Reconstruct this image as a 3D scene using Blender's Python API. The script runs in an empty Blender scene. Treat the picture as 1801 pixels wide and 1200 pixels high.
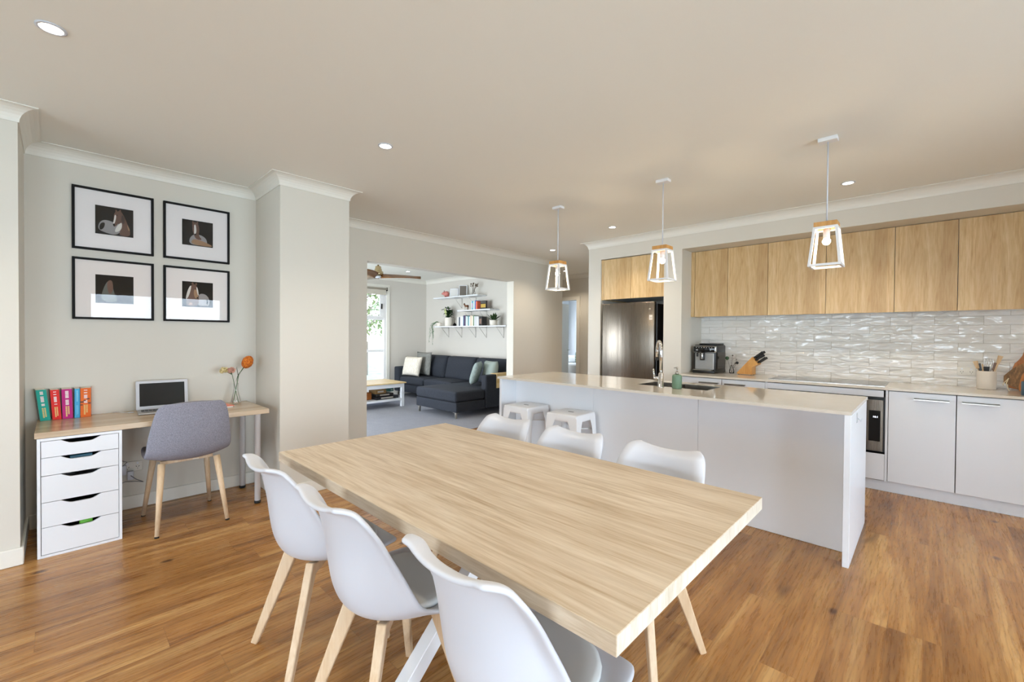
import bpy, bmesh, math, random
from mathutils import Vector, Matrix
random.seed(7)
PI = math.pi
SC = bpy.context.scene
COL = SC.collection

# ------------------------------------------------------------------ camera
FPX, YAW, PITCH, ROLL, CAMH = 764.24, 0.76419, -0.012245, 0.0077025, 1.32
fw = Vector((-math.sin(YAW)*math.cos(PITCH), math.cos(YAW)*math.cos(PITCH), math.sin(PITCH)))
rt = Vector((math.cos(YAW), math.sin(YAW), 0)); up = rt.cross(fw)
rt2 = rt*math.cos(ROLL) + up*math.sin(ROLL); up2 = rt2.cross(fw)
cam_d = bpy.data.cameras.new('camera'); cam = bpy.data.objects.new('camera', cam_d); COL.objects.link(cam)
cam_d.sensor_fit = 'HORIZONTAL'; cam_d.sensor_width = 36.0; cam_d.lens = FPX/1801*36.0
cam_d.clip_start = 0.02; cam_d.clip_end = 200
cam.matrix_world = Matrix(((rt2.x, up2.x, -fw.x, 0), (rt2.y, up2.y, -fw.y, 0), (rt2.z, up2.z, -fw.z, CAMH), (0, 0, 0, 1)))
SC.camera = cam

# ------------------------------------------------------------------ world, lights, exposure
w = bpy.data.worlds.new('sky_world'); SC.world = w; w.use_nodes = True
bg = w.node_tree.nodes['Background']
tc = w.node_tree.nodes.new('ShaderNodeTexCoord'); sx = w.node_tree.nodes.new('ShaderNodeSeparateXYZ')
cr = w.node_tree.nodes.new('ShaderNodeValToRGB')
w.node_tree.links.new(tc.outputs['Generated'], sx.inputs[0]); w.node_tree.links.new(sx.outputs['Z'], cr.inputs[0])
w.node_tree.links.new(cr.outputs[0], bg.inputs['Color'])
cr.color_ramp.elements[0].position = 0.0; cr.color_ramp.elements[0].color = (0.92, 0.95, 1.0, 1)
cr.color_ramp.elements[1].position = 0.7; cr.color_ramp.elements[1].color = (0.33, 0.55, 1.0, 1)
bg.inputs['Strength'].default_value = 4.0

def area(name, loc, direction, sx_, sy_, power, color):
    l = bpy.data.lights.new(name, 'AREA'); l.shape = 'RECTANGLE'; l.size = sx_; l.size_y = sy_
    l.energy = power; l.color = color
    o = bpy.data.objects.new(name, l); COL.objects.link(o); o.location = loc
    o.rotation_euler = Vector(direction).to_track_quat('-Z', 'Y').to_euler()
    return o
DAY = (0.66, 0.84, 1.0)
area('daylight_added_back_doors', (-1.2, -6.24, 1.12), (0, 1, 0), 4.3, 2.05, 130, DAY)  # area lamp for daylight at the invented back doors, out of view
area('daylight_added_right_doors', (3.66, 1.55, 1.12), (-1, 0, 0), 2.3, 2.05, 105, DAY)  # area lamp for daylight at the added right doors, out of view
area('daylight_added_right_front', (3.66, -1.5, 1.12), (-1, 0, 0), 1.5, 2.05, 62, DAY)  # same at the second added pair of right doors
area('daylight_living_south', (-6.6, 0.56, 1.12), (0, 1, 0), 2.7, 2.05, 105, (0.80, 0.90, 1.0))
area('daylight_bedroom', (-7.66, 9.0, 1.4), (1, 0, -0.1), 1.6, 1.5, 42, (0.80, 0.90, 1.0))
area('area_hall_end', (-7.9, 6.65, 1.4), (1, 0, 0), 0.8, 1.6, 5, (1.0, 0.9, 0.78))  # unseen warm area lamp inside the hall, which has no window
SC.view_settings.view_transform = 'Standard'; SC.view_settings.look = 'None'
SC.view_settings.gamma = 1.0; SC.view_settings.use_curve_mapping = False
SC.view_settings.exposure = 0.74

# ------------------------------------------------------------------ materials
def principled(name, color, rough=0.5, metal=0.0, **kw):
    m = bpy.data.materials.new(name); m.use_nodes = True
    b = m.node_tree.nodes['Principled BSDF']
    b.inputs['Base Color'].default_value = (*color, 1); b.inputs['Roughness'].default_value = rough
    b.inputs['Metallic'].default_value = metal
    for k, v in kw.items():
        b.inputs[k.replace("_", " ")].default_value = v
    return m
def N(m, t): return m.node_tree.nodes.new(t)
def L(m, a, b): m.node_tree.links.new(a, b)
def hx(s):
    s = s.lstrip('#'); c = [int(s[i:i+2], 16)/255 for i in (0, 2, 4)]
    return tuple((x/12.92 if x <= 0.04045 else ((x+0.055)/1.055)**2.4) for x in c)
def coords(m, scale=(1, 1, 1), kind='Object', rot=(0, 0, 0), loc=(0, 0, 0)):
    tc = N(m, 'ShaderNodeTexCoord'); mp = N(m, 'ShaderNodeMapping')
    mp.inputs['Scale'].default_value = scale; mp.inputs['Rotation'].default_value = rot; mp.inputs['Location'].default_value = loc
    L(m, tc.outputs[kind], mp.inputs[0]); return mp.outputs[0]
def noise(m, vec, scale, detail=4, rough=0.55, dist=0.0):
    n = N(m, 'ShaderNodeTexNoise'); n.inputs['Scale'].default_value = scale; n.inputs['Detail'].default_value = detail
    n.inputs['Roughness'].default_value = rough; n.inputs['Distortion'].default_value = dist
    L(m, vec, n.inputs['Vector']); return n.outputs['Fac']
def ramp(m, fac, stops):
    r = N(m, 'ShaderNodeValToRGB'); e = r.color_ramp.elements
    while len(e) < len(stops): e.new(0.5)
    for i, (p, c) in enumerate(stops): e[i].position = p; e[i].color = (*c, 1)
    L(m, fac, r.inputs[0]); return r.outputs[0]
def mix(m, fac, a, b, blend='MIX'):
    x = N(m, 'ShaderNodeMix'); x.data_type = 'RGBA'; x.blend_type = blend
    for v, s in ((fac, 0), (a, 6), (b, 7)):
        if isinstance(v, (int, float)): x.inputs[s].default_value = v
        elif isinstance(v, tuple): x.inputs[s].default_value = (*v, 1)
        else: L(m, v, x.inputs[s])
    return x.outputs[2]
def math_(m, op, a, b=None):
    x = N(m, 'ShaderNodeMath'); x.operation = op
    for i, v in enumerate((a, b)):
        if v is None: continue
        if isinstance(v, (int, float)): x.inputs[i].default_value = v
        else: L(m, v, x.inputs[i])
    return x.outputs[0]
def bump(m, h, strength=0.2, dist=0.01):
    b = N(m, 'ShaderNodeBump'); b.inputs['Strength'].default_value = strength; b.inputs['Distance'].default_value = dist
    L(m, h, b.inputs['Height']); L(m, b.outputs[0], m.node_tree.nodes['Principled BSDF'].inputs['Normal'])
def setc(m, c): L(m, c, m.node_tree.nodes['Principled BSDF'].inputs['Base Color'])

def paint(name, col, rough=0.6):
    m = principled(name, col, rough)
    n = noise(m, coords(m), 180, 2); bump(m, n, 0.04, 0.002)
    return m
M_wall = paint('wall_paint', hx('d9d3c7'), 0.55)
M_ceil = paint('ceiling_paint', hx('f0eee6'), 0.7)
M_trim = paint('trim_paint', hx('e8e4da'), 0.4)
M_lwall = paint('living_wall_paint', hx('d3cdc4'), 0.6)
M_white = principled('white_laminate', hx('e8eaee'), 0.28)
M_whitegap = principled('shadow_gap_carcass', hx('8a8884'), 0.6)
M_plastic = principled('white_plastic', hx('cfd1d8'), 0.32)
M_wmetal = principled('white_powder_coat', hx('ebeaea'), 0.35)
M_black = principled('black_plastic', hx('141414'), 0.35)
M_blackgl = principled('black_glass', hx('0b0b0c'), 0.06)
M_frame = principled('black_frame', hx('0f0d0c'), 0.6, 0.0, Specular_IOR_Level=0.2)
M_chrome = principled('chrome', hx('e0e0e0'), 0.08, 1.0)
M_brushed = principled('brushed_nickel', hx('b9b4ac'), 0.3, 1.0)
M_brass = principled('antique_brass', hx('b3a07c'), 0.15, 1.0)
M_rubber = principled('rubber', hx('1a1a1a'), 0.8)

def wood(name, dark, mid, light, axis='Y', stretch=14, scale=3.0, rough=0.45, strips=0, bumps=0.05, dist=0.6):
    m = principled(name, mid, rough)
    sc = {'X': (1/stretch, 1, 1), 'Y': (1, 1/stretch, 1), 'Z': (1, 1, 1/stretch)}[axis]
    v = coords(m, sc)
    a = noise(m, v, scale*4, 5, 0.6, dist); b = noise(m, v, scale*22, 3, 0.6, 0.2); c = noise(m, coords(m, sc, loc=(3, 5, 7)), scale*1.3, 2, 0.5, 1.5)
    base = ramp(m, a, [(0.28, dark), (0.5, mid), (0.72, light)])
    fine = ramp(m, b, [(0.3, dark), (0.6, light)])
    col = mix(m, 0.32, base, fine)
    col = mix(m, ramp(m, c, [(0.4, (0, 0, 0)), (0.7, (0.35, 0.35, 0.35))]), col, dark)
    if strips:
        sp = N(m, 'ShaderNodeSeparateXYZ'); L(m, coords(m), sp.inputs[0])
        fl = math_(m, 'FLOOR', math_(m, 'MULTIPLY', math_(m, 'ADD', sp.outputs[0], 20.013), strips))
        wn = N(m, 'ShaderNodeTexWhiteNoise'); wn.noise_dimensions = '1D'; L(m, fl, wn.inputs['W'])
        tint = ramp(m, wn.outputs['Value'], [(0, (0.80, 0.77, 0.72)), (0.5, (1, 1, 1)), (1, (1.0, 1.0, 1.0))])
        col = mix(m, 1.0, col, tint, 'MULTIPLY')
    setc(m, col); bump(m, b, bumps, 0.002)
    return m
M_oak = wood('light_oak_table', hx('a58c6c'), hx('cdbba2'), hx('dccfbc'), 'X', 16, 5.4, 0.42, dist=1.6)
M_oakend = wood('oak_end_grain', hx('c3b399'), hx('ddd3c2'), hx('e9e2d6'), 'Z', 6, 8, 0.5)
M_cab = wood('cabinet_oak', hx('bb9058'), hx('dab984'), hx('e8cd9f'), 'Z', 14, 5.0, 0.4, strips=9.3, dist=1.8)
M_cabside = M_cab
M_desk = wood('desk_oak', hx('a98d6e'), hx('c9b193'), hx('d8c3a8'), 'Y', 16, 3, 0.25)
M_leg = wood('beech_leg', hx('c9a67c'), hx('dfc3a0'), hx('ead5b8'), 'Z', 10, 6, 0.45)
M_bamboo = wood('bamboo_block', hx('b87a36'), hx('d39a52'), hx('e0ab66'), 'Z', 8, 8, 0.4)
M_walnut = wood('walnut_blade', hx('4f3016'), hx('7c5128'), hx('96683a'), 'X', 10, 5, 0.35)
M_board = wood('olive_board', hx('3a2614'), hx('77542f'), hx('a97c4a'), 'Z', 6, 6, 0.5, dist=2)
M_acacia = wood('acacia_board', hx('8a4d22'), hx('b8733a'), hx('cf8c50'), 'Z', 6, 6, 0.5, dist=1)
M_pine = wood('pine_slat', hx('c09a5a'), hx('dcbd84'), hx('ead2a0'), 'Y', 10, 6, 0.5)

def floor_mat():
    m = principled('timber_floor', (0.4, 0.2, 0.1), 0.33)
    tc = N(m, 'ShaderNodeTexCoord'); sp = N(m, 'ShaderNodeSeparateXYZ'); L(m, tc.outputs['Object'], sp.inputs[0])
    PW, PL = 0.18, 1.22
    xi = math_(m, 'FLOOR', math_(m, 'DIVIDE', math_(m, 'ADD', sp.outputs[0], 30.0), PW))
    wn = N(m, 'ShaderNodeTexWhiteNoise'); wn.noise_dimensions = '1D'; L(m, xi, wn.inputs['W'])
    yo = math_(m, 'ADD', sp.outputs[1], math_(m, 'MULTIPLY', wn.outputs['Value'], 3.7))
    yy = math_(m, 'DIVIDE', math_(m, 'ADD', yo, 30.0), PL); yi = math_(m, 'FLOOR', yy)
    cb = N(m, 'ShaderNodeCombineXYZ'); L(m, xi, cb.inputs[0]); L(m, yi, cb.inputs[1])
    wn2 = N(m, 'ShaderNodeTexWhiteNoise'); wn2.noise_dimensions = '2D'; L(m, cb.outputs[0], wn2.inputs['Vector'])
    r = wn2.outputs['Value']
    off = N(m, 'ShaderNodeCombineXYZ'); L(m, math_(m, 'MULTIPLY', r, 13.0), off.inputs[0]); L(m, math_(m, 'MULTIPLY', r, 31.0), off.inputs[2])
    va = N(m, 'ShaderNodeVectorMath'); va.operation = 'ADD'; L(m, tc.outputs['Object'], va.inputs[0]); L(m, off.outputs[0], va.inputs[1])
    mp = N(m, 'ShaderNodeMapping'); mp.inputs['Scale'].default_value = (1, 0.06, 1); L(m, va.outputs[0], mp.inputs[0])
    mp2 = N(m, 'ShaderNodeMapping'); mp2.inputs['Scale'].default_value = (1, 0.22, 1); L(m, va.outputs[0], mp2.inputs[0])
    a = noise(m, mp.outputs[0], 9, 5, 0.6, 1.0); b = noise(m, mp.outputs[0], 95, 4, 0.7, 0.25); k = noise(m, mp2.outputs[0], 5.5, 2, 0.5, 0.6)
    D, Mi, Li = hx('6a3e18'), hx('aa753a'), hx('cea266')
    base = ramp(m, a, [(0.30, D), (0.48, Mi), (0.66, Li)])
    fine = ramp(m, b, [(0.3, D), (0.62, Li)])
    col = mix(m, 0.26, base, fine)
    tint = ramp(m, r, [(0.0, (0.84, 0.80, 0.77)), (0.5, (1.0, 0.98, 0.96)), (1.0, (1.08, 1.06, 1.04))])
    col = mix(m, 1.0, col, tint, 'MULTIPLY')
    kn = ramp(m, k, [(0.66, (0, 0, 0)), (0.76, (0.8, 0.8, 0.8))])
    col = mix(m, kn, col, hx('4b2a12'))
    # cathedral figure and small knots
    wv = N(m, 'ShaderNodeTexWave'); wv.wave_type = 'BANDS'; wv.bands_direction = 'X'; wv.inputs['Scale'].default_value = 14; wv.inputs['Distortion'].default_value = 9; wv.inputs['Detail'].default_value = 3; wv.inputs['Detail Scale'].default_value = 1.1
    mp3 = N(m, 'ShaderNodeMapping'); mp3.inputs['Scale'].default_value = (1, 0.16, 1); L(m, va.outputs[0], mp3.inputs[0]); L(m, mp3.outputs[0], wv.inputs['Vector'])
    col = mix(m, ramp(m, wv.outputs['Fac'], [(0.0, (0.26, 0.26, 0.26)), (0.28, (0.0, 0.0, 0.0))]), col, D)
    vo = N(m, 'ShaderNodeTexVoronoi'); vo.inputs['Scale'].default_value = 3.4
    mp4 = N(m, 'ShaderNodeMapping'); mp4.inputs['Scale'].default_value = (1, 0.6, 1); L(m, va.outputs[0], mp4.inputs[0]); L(m, mp4.outputs[0], vo.inputs['Vector'])
    kd = ramp(m, vo.outputs['Distance'], [(0.035, (0.85, 0.85, 0.85)), (0.085, (0.0, 0.0, 0.0))])
    col = mix(m, kd, col, hx('4a2810'))
    # seams
    fx = math_(m, 'FRACT', math_(m, 'DIVIDE', math_(m, 'ADD', sp.outputs[0], 30.0), PW)); fy = math_(m, 'FRACT', yy)
    ex = math_(m, 'LESS_THAN', fx, 0.012); ey = math_(m, 'LESS_THAN', fy, 0.002)
    seam = math_(m, 'MAXIMUM', ex, ey)
    col = mix(m, math_(m, 'MULTIPLY', seam, 0.28), col, hx('4a2d15'))
    setc(m, col)
    rr = ramp(m, b, [(0.3, (0.24, 0.24, 0.24)), (0.7, (0.34, 0.34, 0.34))])
    L(m, rr, m.node_tree.nodes['Principled BSDF'].inputs['Roughness'])
    bump(m, b, 0.06, 0.002)
    return m
M_floor = floor_mat()

def carpet_mat():
    m = principled('grey_carpet', hx('9a9490'), 0.95)
    n = noise(m, coords(m), 160, 3, 0.7); n2 = noise(m, coords(m), 6, 3)
    c = ramp(m, n, [(0.3, hx('7a7a80')), (0.7, hx('a0a0a8'))])
    setc(m, mix(m, 0.2, c, ramp(m, n2, [(0.3, hx('88888e')), (0.7, hx('a2a2aa'))]))); bump(m, n, 0.5, 0.01)
    return m
M_carpet = carpet_mat()

def fabric(name, dark, light, scale=400, rough=0.9, bstr=0.25):
    m = principled(name, light, rough)
    v = coords(m); n = noise(m, v, scale, 3, 0.7); n2 = noise(m, coords(m, (1, 1, 0.25)), scale*0.6, 2, 0.6)
    a = mix(m, 0.5, n, n2)
    setc(m, ramp(m, a, [(0.38, dark), (0.62, light)])); bump(m, n, bstr, 0.003)
    return m
M_greyfab = fabric('grey_tweed', hx('72717c'), hx('a2a1ad'), 700)
M_sofa = fabric('charcoal_upholstery', hx('1c1f26'), hx('2f333d'), 300)
M_pad = principled('grey_leatherette', hx('c6c6c3'), 0.45)
M_cush = fabric('cream_cushion', hx('cfc4b3'), hx('eee6d9'), 90)
M_sage = fabric('sage_cushion', hx('7d8a85'), hx('a7b2ad'), 120)
M_stripe = fabric('grey_cushion', hx('6a6a66'), hx('8d8d87'), 120)

def quartz():
    m = principled('cream_quartz', hx('ddd3c4'), 0.07)
    n = noise(m, coords(m), 260, 3, 0.7); n2 = noise(m, coords(m), 9, 3)
    setc(m, mix(m, 0.3, ramp(m, n, [(0.35, hx('d8cebf')), (0.65, hx('e2d9cb'))]), ramp(m, n2, [(0.3, hx('d8cebf')), (0.7, hx('e2dacd'))])))
    return m
M_quartz = quartz()

def tile_mat():
    m = principled('glazed_tile', hx('e2ddd4'), 0.06)
    tc = N(m, 'ShaderNodeTexCoord'); sp = N(m, 'ShaderNodeSeparateXYZ'); L(m, tc.outputs['Object'], sp.inputs[0])
    TW, TH = 0.308, 0.0802
    rz = math_(m, 'DIVIDE', math_(m, 'SUBTRACT', sp.outputs[2], 0.8815-0.802), TH); ri = math_(m, 'FLOOR', rz)
    half = math_(m, 'MULTIPLY', math_(m, 'MODULO', math_(m, 'ADD', ri, 1.0), 2.0), 0.5)
    rx = math_(m, 'ADD', math_(m, 'DIVIDE', math_(m, 'ADD', sp.outputs[0], 0.308*20-0.037-0.0), TW), half); ci = math_(m, 'FLOOR', rx)
    fx = math_(m, 'FRACT', rx); fz = math_(m, 'FRACT', rz)
    gx = math_(m, 'LESS_THAN', fx, 0.010); gz = math_(m, 'LESS_THAN', fz, 0.038); g = math_(m, 'MAXIMUM', gx, gz)
    cb = N(m, 'ShaderNodeCombineXYZ'); L(m, ci, cb.inputs[0]); L(m, ri, cb.inputs[2])
    wn = N(m, 'ShaderNodeTexWhiteNoise'); wn.noise_dimensions = '3D'; L(m, cb.outputs[0], wn.inputs['Vector'])
    vm = N(m, 'ShaderNodeVectorMath'); vm.operation = 'MULTIPLY_ADD'; L(m, wn.outputs['Color'], vm.inputs[0]); vm.inputs[1].default_value = (9, 9, 9); L(m, tc.outputs['Object'], vm.inputs[2])
    mp = N(m, 'ShaderNodeMapping'); mp.inputs['Scale'].default_value = (1, 1, 3.2); mp.inputs['Rotation'].default_value = (0, 0.35, 0); L(m, vm.outputs[0], mp.inputs[0])
    n = noise(m, mp.outputs[0], 7.0, 1, 0.4, 0.6)
    setc(m, mix(m, g, mix(m, wn.outputs['Value'], hx('e6e2da'), hx('f0ece6')), hx('bcb3a5')))
    ht = math_(m, 'SUBTRACT', n, math_(m, 'MULTIPLY', g, 0.10))
    L(m, math_(m, 'ADD', 0.06, math_(m, 'MULTIPLY', g, 0.7)), m.node_tree.nodes['Principled BSDF'].inputs['Roughness'])
    bump(m, ht, 0.7, 0.035)
    return m
M_tile = tile_mat()

def steel():
    m = principled('brushed_steel', hx('857c71'), 0.28, 1.0)
    v = coords(m, (60, 60, 0.4)); n = noise(m, v, 8, 3, 0.6)
    L(m, ramp(m, n, [(0.3, (0.25,)*3), (0.7, (0.31,)*3)]), m.node_tree.nodes['Principled BSDF'].inputs['Roughness'])
    w_ = noise(m, coords(m, (7, 1, 0.35)), 1.2, 1); bump(m, w_, 0.12, 0.04)
    return m
M_steel = steel()
M_sinksteel = principled('sink_steel', hx('a09a92'), 0.3, 1.0)

def glass_thin(name, refl=0.12):
    m = bpy.data.materials.new(name); m.use_nodes = True; nt = m.node_tree; nt.nodes.clear()
    o = nt.nodes.new('ShaderNodeOutputMaterial'); mx = nt.nodes.new('ShaderNodeMixShader'); t = nt.nodes.new('ShaderNodeBsdfTransparent')
    g = nt.nodes.new('ShaderNodeBsdfGlossy'); g.inputs['Roughness'].default_value = 0.0; f = nt.nodes.new('ShaderNodeFresnel'); f.inputs[0].default_value = 1.5
    nt.links.new(f.outputs[0], mx.inputs[0]); nt.links.new(t.outputs[0], mx.inputs[1]); nt.links.new(g.outputs[0], mx.inputs[2]); nt.links.new(mx.outputs[0], o.inputs[0])
    return m
M_pane = glass_thin('window_pane')
M_glass = glass_thin('clear_glass')
def emit(name, col, s):
    m = bpy.data.materials.new(name); m.use_nodes = True; nt = m.node_tree; nt.nodes.clear()
    o = nt.nodes.new('ShaderNodeOutputMaterial'); e = nt.nodes.new('ShaderNodeEmission'); e.inputs[0].default_value = (*col, 1); e.inputs[1].default_value = s
    nt.links.new(e.outputs[0], o.inputs[0]); return m
M_led = emit('led_disc', (1.0, 0.93, 0.82), 9.0)
M_bulb = emit('warm_bulb', (1.0, 0.80, 0.52), 22.0)
M_clock = emit('clock_digits', (0.8, 0.85, 1.0), 2.5)
M_leaf = principled('dark_leaf', hx('2f4a26'), 0.5)
M_leaf2 = principled('grey_green_leaf', hx('6d8f6a'), 0.55)
M_dry = principled('dried_stem', hx('6b5a4a'), 0.8)
M_pot = principled('white_ceramic', hx('e9e2d6'), 0.35)
M_crock = principled('cream_stoneware', hx('e2d8ca'), 0.6)
M_sagecer = principled('sage_ceramic', hx('6c8870'), 0.5)
M_paper = principled('paper', hx('e6e0d4'), 0.8)
M_mat = principled('picture_mount', hx('f0e7e2'), 0.6, 0.0, Specular_IOR_Level=0.2)
def col_mat(name, h, rough=0.4): return principled(name, hx(h), rough)

# ------------------------------------------------------------------ mesh helpers
class MB:
    def __init__(s): s.bm = bmesh.new(); s.mats = []
    def mi(s, m):
        if m not in s.mats: s.mats.append(m)
        return s.mats.index(m)
    def _fin(s, faces, m, smooth=False):
        i = s.mi(m)
        for f in faces: f.material_index = i; f.smooth = smooth
    def box(s, x0, x1, y0, y1, z0, z1, m, bev=0.0, seg=2):
        r = bmesh.ops.create_cube(s.bm, size=1.0); vs = r['verts']
        for v in vs: v.co = Vector(((x0+x1)/2+v.co.x*(x1-x0), (y0+y1)/2+v.co.y*(y1-y0), (z0+z1)/2+v.co.z*(z1-z0)))
        fs = set(f for v in vs for f in v.link_faces)
        if bev:
            es = list(set(e for v in vs for e in v.link_edges))
            r = bmesh.ops.bevel(s.bm, geom=es, offset=bev, segments=seg, profile=0.5, affect='EDGES')
            fs = set(f for v in r['verts'] for f in v.link_faces) | set(f for f in fs if f.is_valid)
            s._fin(fs, m, False); 
            if seg > 1:
                for f in fs: f.smooth = True
            return list(set(v for f in fs for v in f.verts))
        s._fin(fs, m); return vs
    def tube(s, pts, r, m, seg=10, cap=True):
        pts = [Vector(p) for p in pts]; n = len(pts); rs = r if isinstance(r, (list, tuple)) else [r]*n
        rings = []; prev = None
        for i, p in enumerate(pts):
            t = (pts[min(i+1, n-1)]-pts[max(i-1, 0)]).normalized()
            if prev is None:
                a = Vector((0, 0, 1)) if abs(t.z) < 0.9 else Vector((1, 0, 0)); u = t.cross(a).normalized()
            else: u = (prev - t*prev.dot(t)).normalized()
            prev = u; v = t.cross(u)
            rings.append([s.bm.verts.new(p+u*rs[i]*math.cos(2*PI*k/seg)+v*rs[i]*math.sin(2*PI*k/seg)) for k in range(seg)])
        fs = []
        for i in range(n-1):
            for k in range(seg): fs.append(s.bm.faces.new((rings[i][k], rings[i][(k+1) % seg], rings[i+1][(k+1) % seg], rings[i+1][k])))
        s._fin(fs, m, True)
        if cap: s._fin([s.bm.faces.new(rings[0][::-1]), s.bm.faces.new(rings[-1])], m)
    def lathe(s, prof, m, c=(0, 0, 0), seg=28, smooth=True, caps=(True, True)):
        rings = []; c = Vector(c)
        for r, z in prof: rings.append([s.bm.verts.new(c+Vector((max(r, 1e-5)*math.cos(2*PI*k/seg), max(r, 1e-5)*math.sin(2*PI*k/seg), z))) for k in range(seg)])
        fs = []
        for i in range(len(prof)-1):
            for k in range(seg): fs.append(s.bm.faces.new((rings[i][k], rings[i][(k+1) % seg], rings[i+1][(k+1) % seg], rings[i+1][k])))
        if caps[0] and prof[0][0] > 1e-4: fs.append(s.bm.faces.new(rings[0][::-1]))
        if caps[1] and prof[-1][0] > 1e-4: fs.append(s.bm.faces.new(rings[-1]))
        s._fin(fs, m, smooth)
    def prism(s, pts, axis, a, b, m, smooth=False):
        # polygon pts in the two other axes (in x,y,z order), extruded a..b on axis
        def mk(p, q):
            if axis == 'x': return Vector((q, p[0], p[1]))
            if axis == 'y': return Vector((p[0], q, p[1]))
            return Vector((p[0], p[1], q))
        A = [s.bm.verts.new(mk(p, a)) for p in pts]; B = [s.bm.verts.new(mk(p, b)) for p in pts]; n = len(pts)
        fs = [s.bm.faces.new(A), s.bm.faces.new(B[::-1])] + [s.bm.faces.new((A[i], B[i], B[(i+1) % n], A[(i+1) % n])) for i in range(n)]
        s._fin(fs, m, smooth); return A+B
    def quad(s, ps, m):
        s._fin([s.bm.faces.new([s.bm.verts.new(Vector(p)) for p in ps])], m)
    def grid(s, fn, nu, nv, m, smooth=True):
        g = [[s.bm.verts.new(fn(i/(nu-1), j/(nv-1))) for j in range(nv)] for i in range(nu)]; fs = []
        for i in range(nu-1):
            for j in range(nv-1): fs.append(s.bm.faces.new((g[i][j], g[i+1][j], g[i+1][j+1], g[i][j+1])))
        s._fin(fs, m, smooth)
    def ball(s, c, r, m, sc=(1, 1, 1), seg=16):
        res = bmesh.ops.create_uvsphere(s.bm, u_segments=seg, v_segments=max(6, seg//2), radius=r)
        for v in res['verts']: v.co = Vector((c[0]+v.co.x*sc[0], c[1]+v.co.y*sc[1], c[2]+v.co.z*sc[2]))
        s._fin(set(f for v in res['verts'] for f in v.link_faces), m, True); return res['verts']
    def bar(s, p, q, w1, w2, m, bev=0.0, side=None):
        # rectangular bar p->q, section w1 (along side) x w2, optional taper tuples
        p, q = Vector(p), Vector(q); t = (q-p).normalized()
        sd = Vector(side) if side else (Vector((1, 0, 0)) if abs(t.x) < 0.9 else Vector((0, 1, 0)))
        u = (sd-t*sd.dot(t)).normalized(); v = t.cross(u)
        def W(x, i): return x[i] if isinstance(x, tuple) else x
        A = [s.bm.verts.new(p+u*a*W(w1, 0)/2+v*b*W(w2, 0)/2) for a, b in ((-1, -1), (1, -1), (1, 1), (-1, 1))]
        B = [s.bm.verts.new(q+u*a*W(w1, 1)/2+v*b*W(w2, 1)/2) for a, b in ((-1, -1), (1, -1), (1, 1), (-1, 1))]
        fs = [s.bm.faces.new(A[::-1]), s.bm.faces.new(B)]+[s.bm.faces.new((A[i], A[(i+1) % 4], B[(i+1) % 4], B[i])) for i in range(4)]
        s._fin(fs, m)
        if bev:
            es = list(set(e for f in fs for e in f.edges))
            r = bmesh.ops.bevel(s.bm, geom=es, offset=bev, segments=2, profile=0.5, affect='EDGES')
            s._fin(r['faces'], m, True)
    def leaf(s, base, d, ln, wd, m, droop=0.2, n=4):
        base = Vector(base); d = Vector(d).normalized(); sd = d.cross(Vector((0, 0, 1)))
        sd = sd.normalized() if sd.length > 1e-3 else Vector((1, 0, 0)); L_, R_ = [], []
        for i in range(n+1):
            t = i/n; p = base+d*ln*t+Vector((0, 0, -droop*ln*t*t)); w_ = wd*math.sin(PI*min(0.98, t*0.9+0.06))
            L_.append(s.bm.verts.new(p-sd*w_/2)); R_.append(s.bm.verts.new(p+sd*w_/2+Vector((0, 0, 0.001))))
        s._fin([s.bm.faces.new((L_[i], R_[i], R_[i+1], L_[i+1])) for i in range(n)], m, True)
    def text(s, body, size, mat4, m, depth=0.0003):
        cu = bpy.data.curves.new('t', 'FONT'); cu.body = body; cu.size = size; cu.extrude = depth; cu.align_x = 'CENTER'; cu.align_y = 'CENTER'; cu.resolution_u = 2
        o = bpy.data.objects.new('t', cu); COL.objects.link(o); bpy.context.view_layer.update()
        me = bpy.data.meshes.new_from_object(o.evaluated_get(bpy.context.evaluated_depsgraph_get())); me.transform(mat4)
        n0 = len(s.bm.faces); s.bm.from_mesh(me); s.bm.faces.ensure_lookup_table(); s._fin(s.bm.faces[n0:], m)
        bpy.data.objects.remove(o); bpy.data.curves.remove(cu); bpy.data.meshes.remove(me)
    def obj(s, name, parent=None, loc=(0, 0, 0), rotz=0.0, subsurf=0, solid=0.0, off=0.0, label=None, recalc=True):
        if recalc: bmesh.ops.recalc_face_normals(s.bm, faces=s.bm.faces[:])
        me = bpy.data.meshes.new(name); s.bm.to_mesh(me); s.bm.free()
        for m in s.mats: me.materials.append(m)
        o = bpy.data.objects.new(name, me); COL.objects.link(o); o.location = loc; o.rotation_euler = (0, 0, rotz)
        if parent: o.parent = parent
        if solid:
            md = o.modifiers.new('solid', 'SOLIDIFY'); md.thickness = solid; md.offset = off
        if subsurf:
            md = o.modifiers.new('sub', 'SUBSURF'); md.levels = subsurf; md.render_levels = subsurf
        if label: o['label'] = label
        return o
def thing(name, label, cat, loc=(0, 0, 0), rotz=0.0, group=None):
    o = bpy.data.objects.new(name, None); COL.objects.link(o); o.empty_display_size = 0.1
    o.location = loc; o.rotation_euler = (0, 0, rotz); o['label'] = label; o['category'] = cat
    if group: o['group'] = group
    return o
def tag(o, label, cat, group=None, kind=None):
    o['label'] = label; o['category'] = cat
    if group: o['group'] = group
    if kind: o['kind'] = kind
    return o
def struct(mb, name, label=None, **k):
    o = mb.obj(name, **k); o['kind'] = 'structure'
    if label: o['label'] = label
    return o
def kids(o): return [c for c in COL.objects if c.parent == o]
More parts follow.
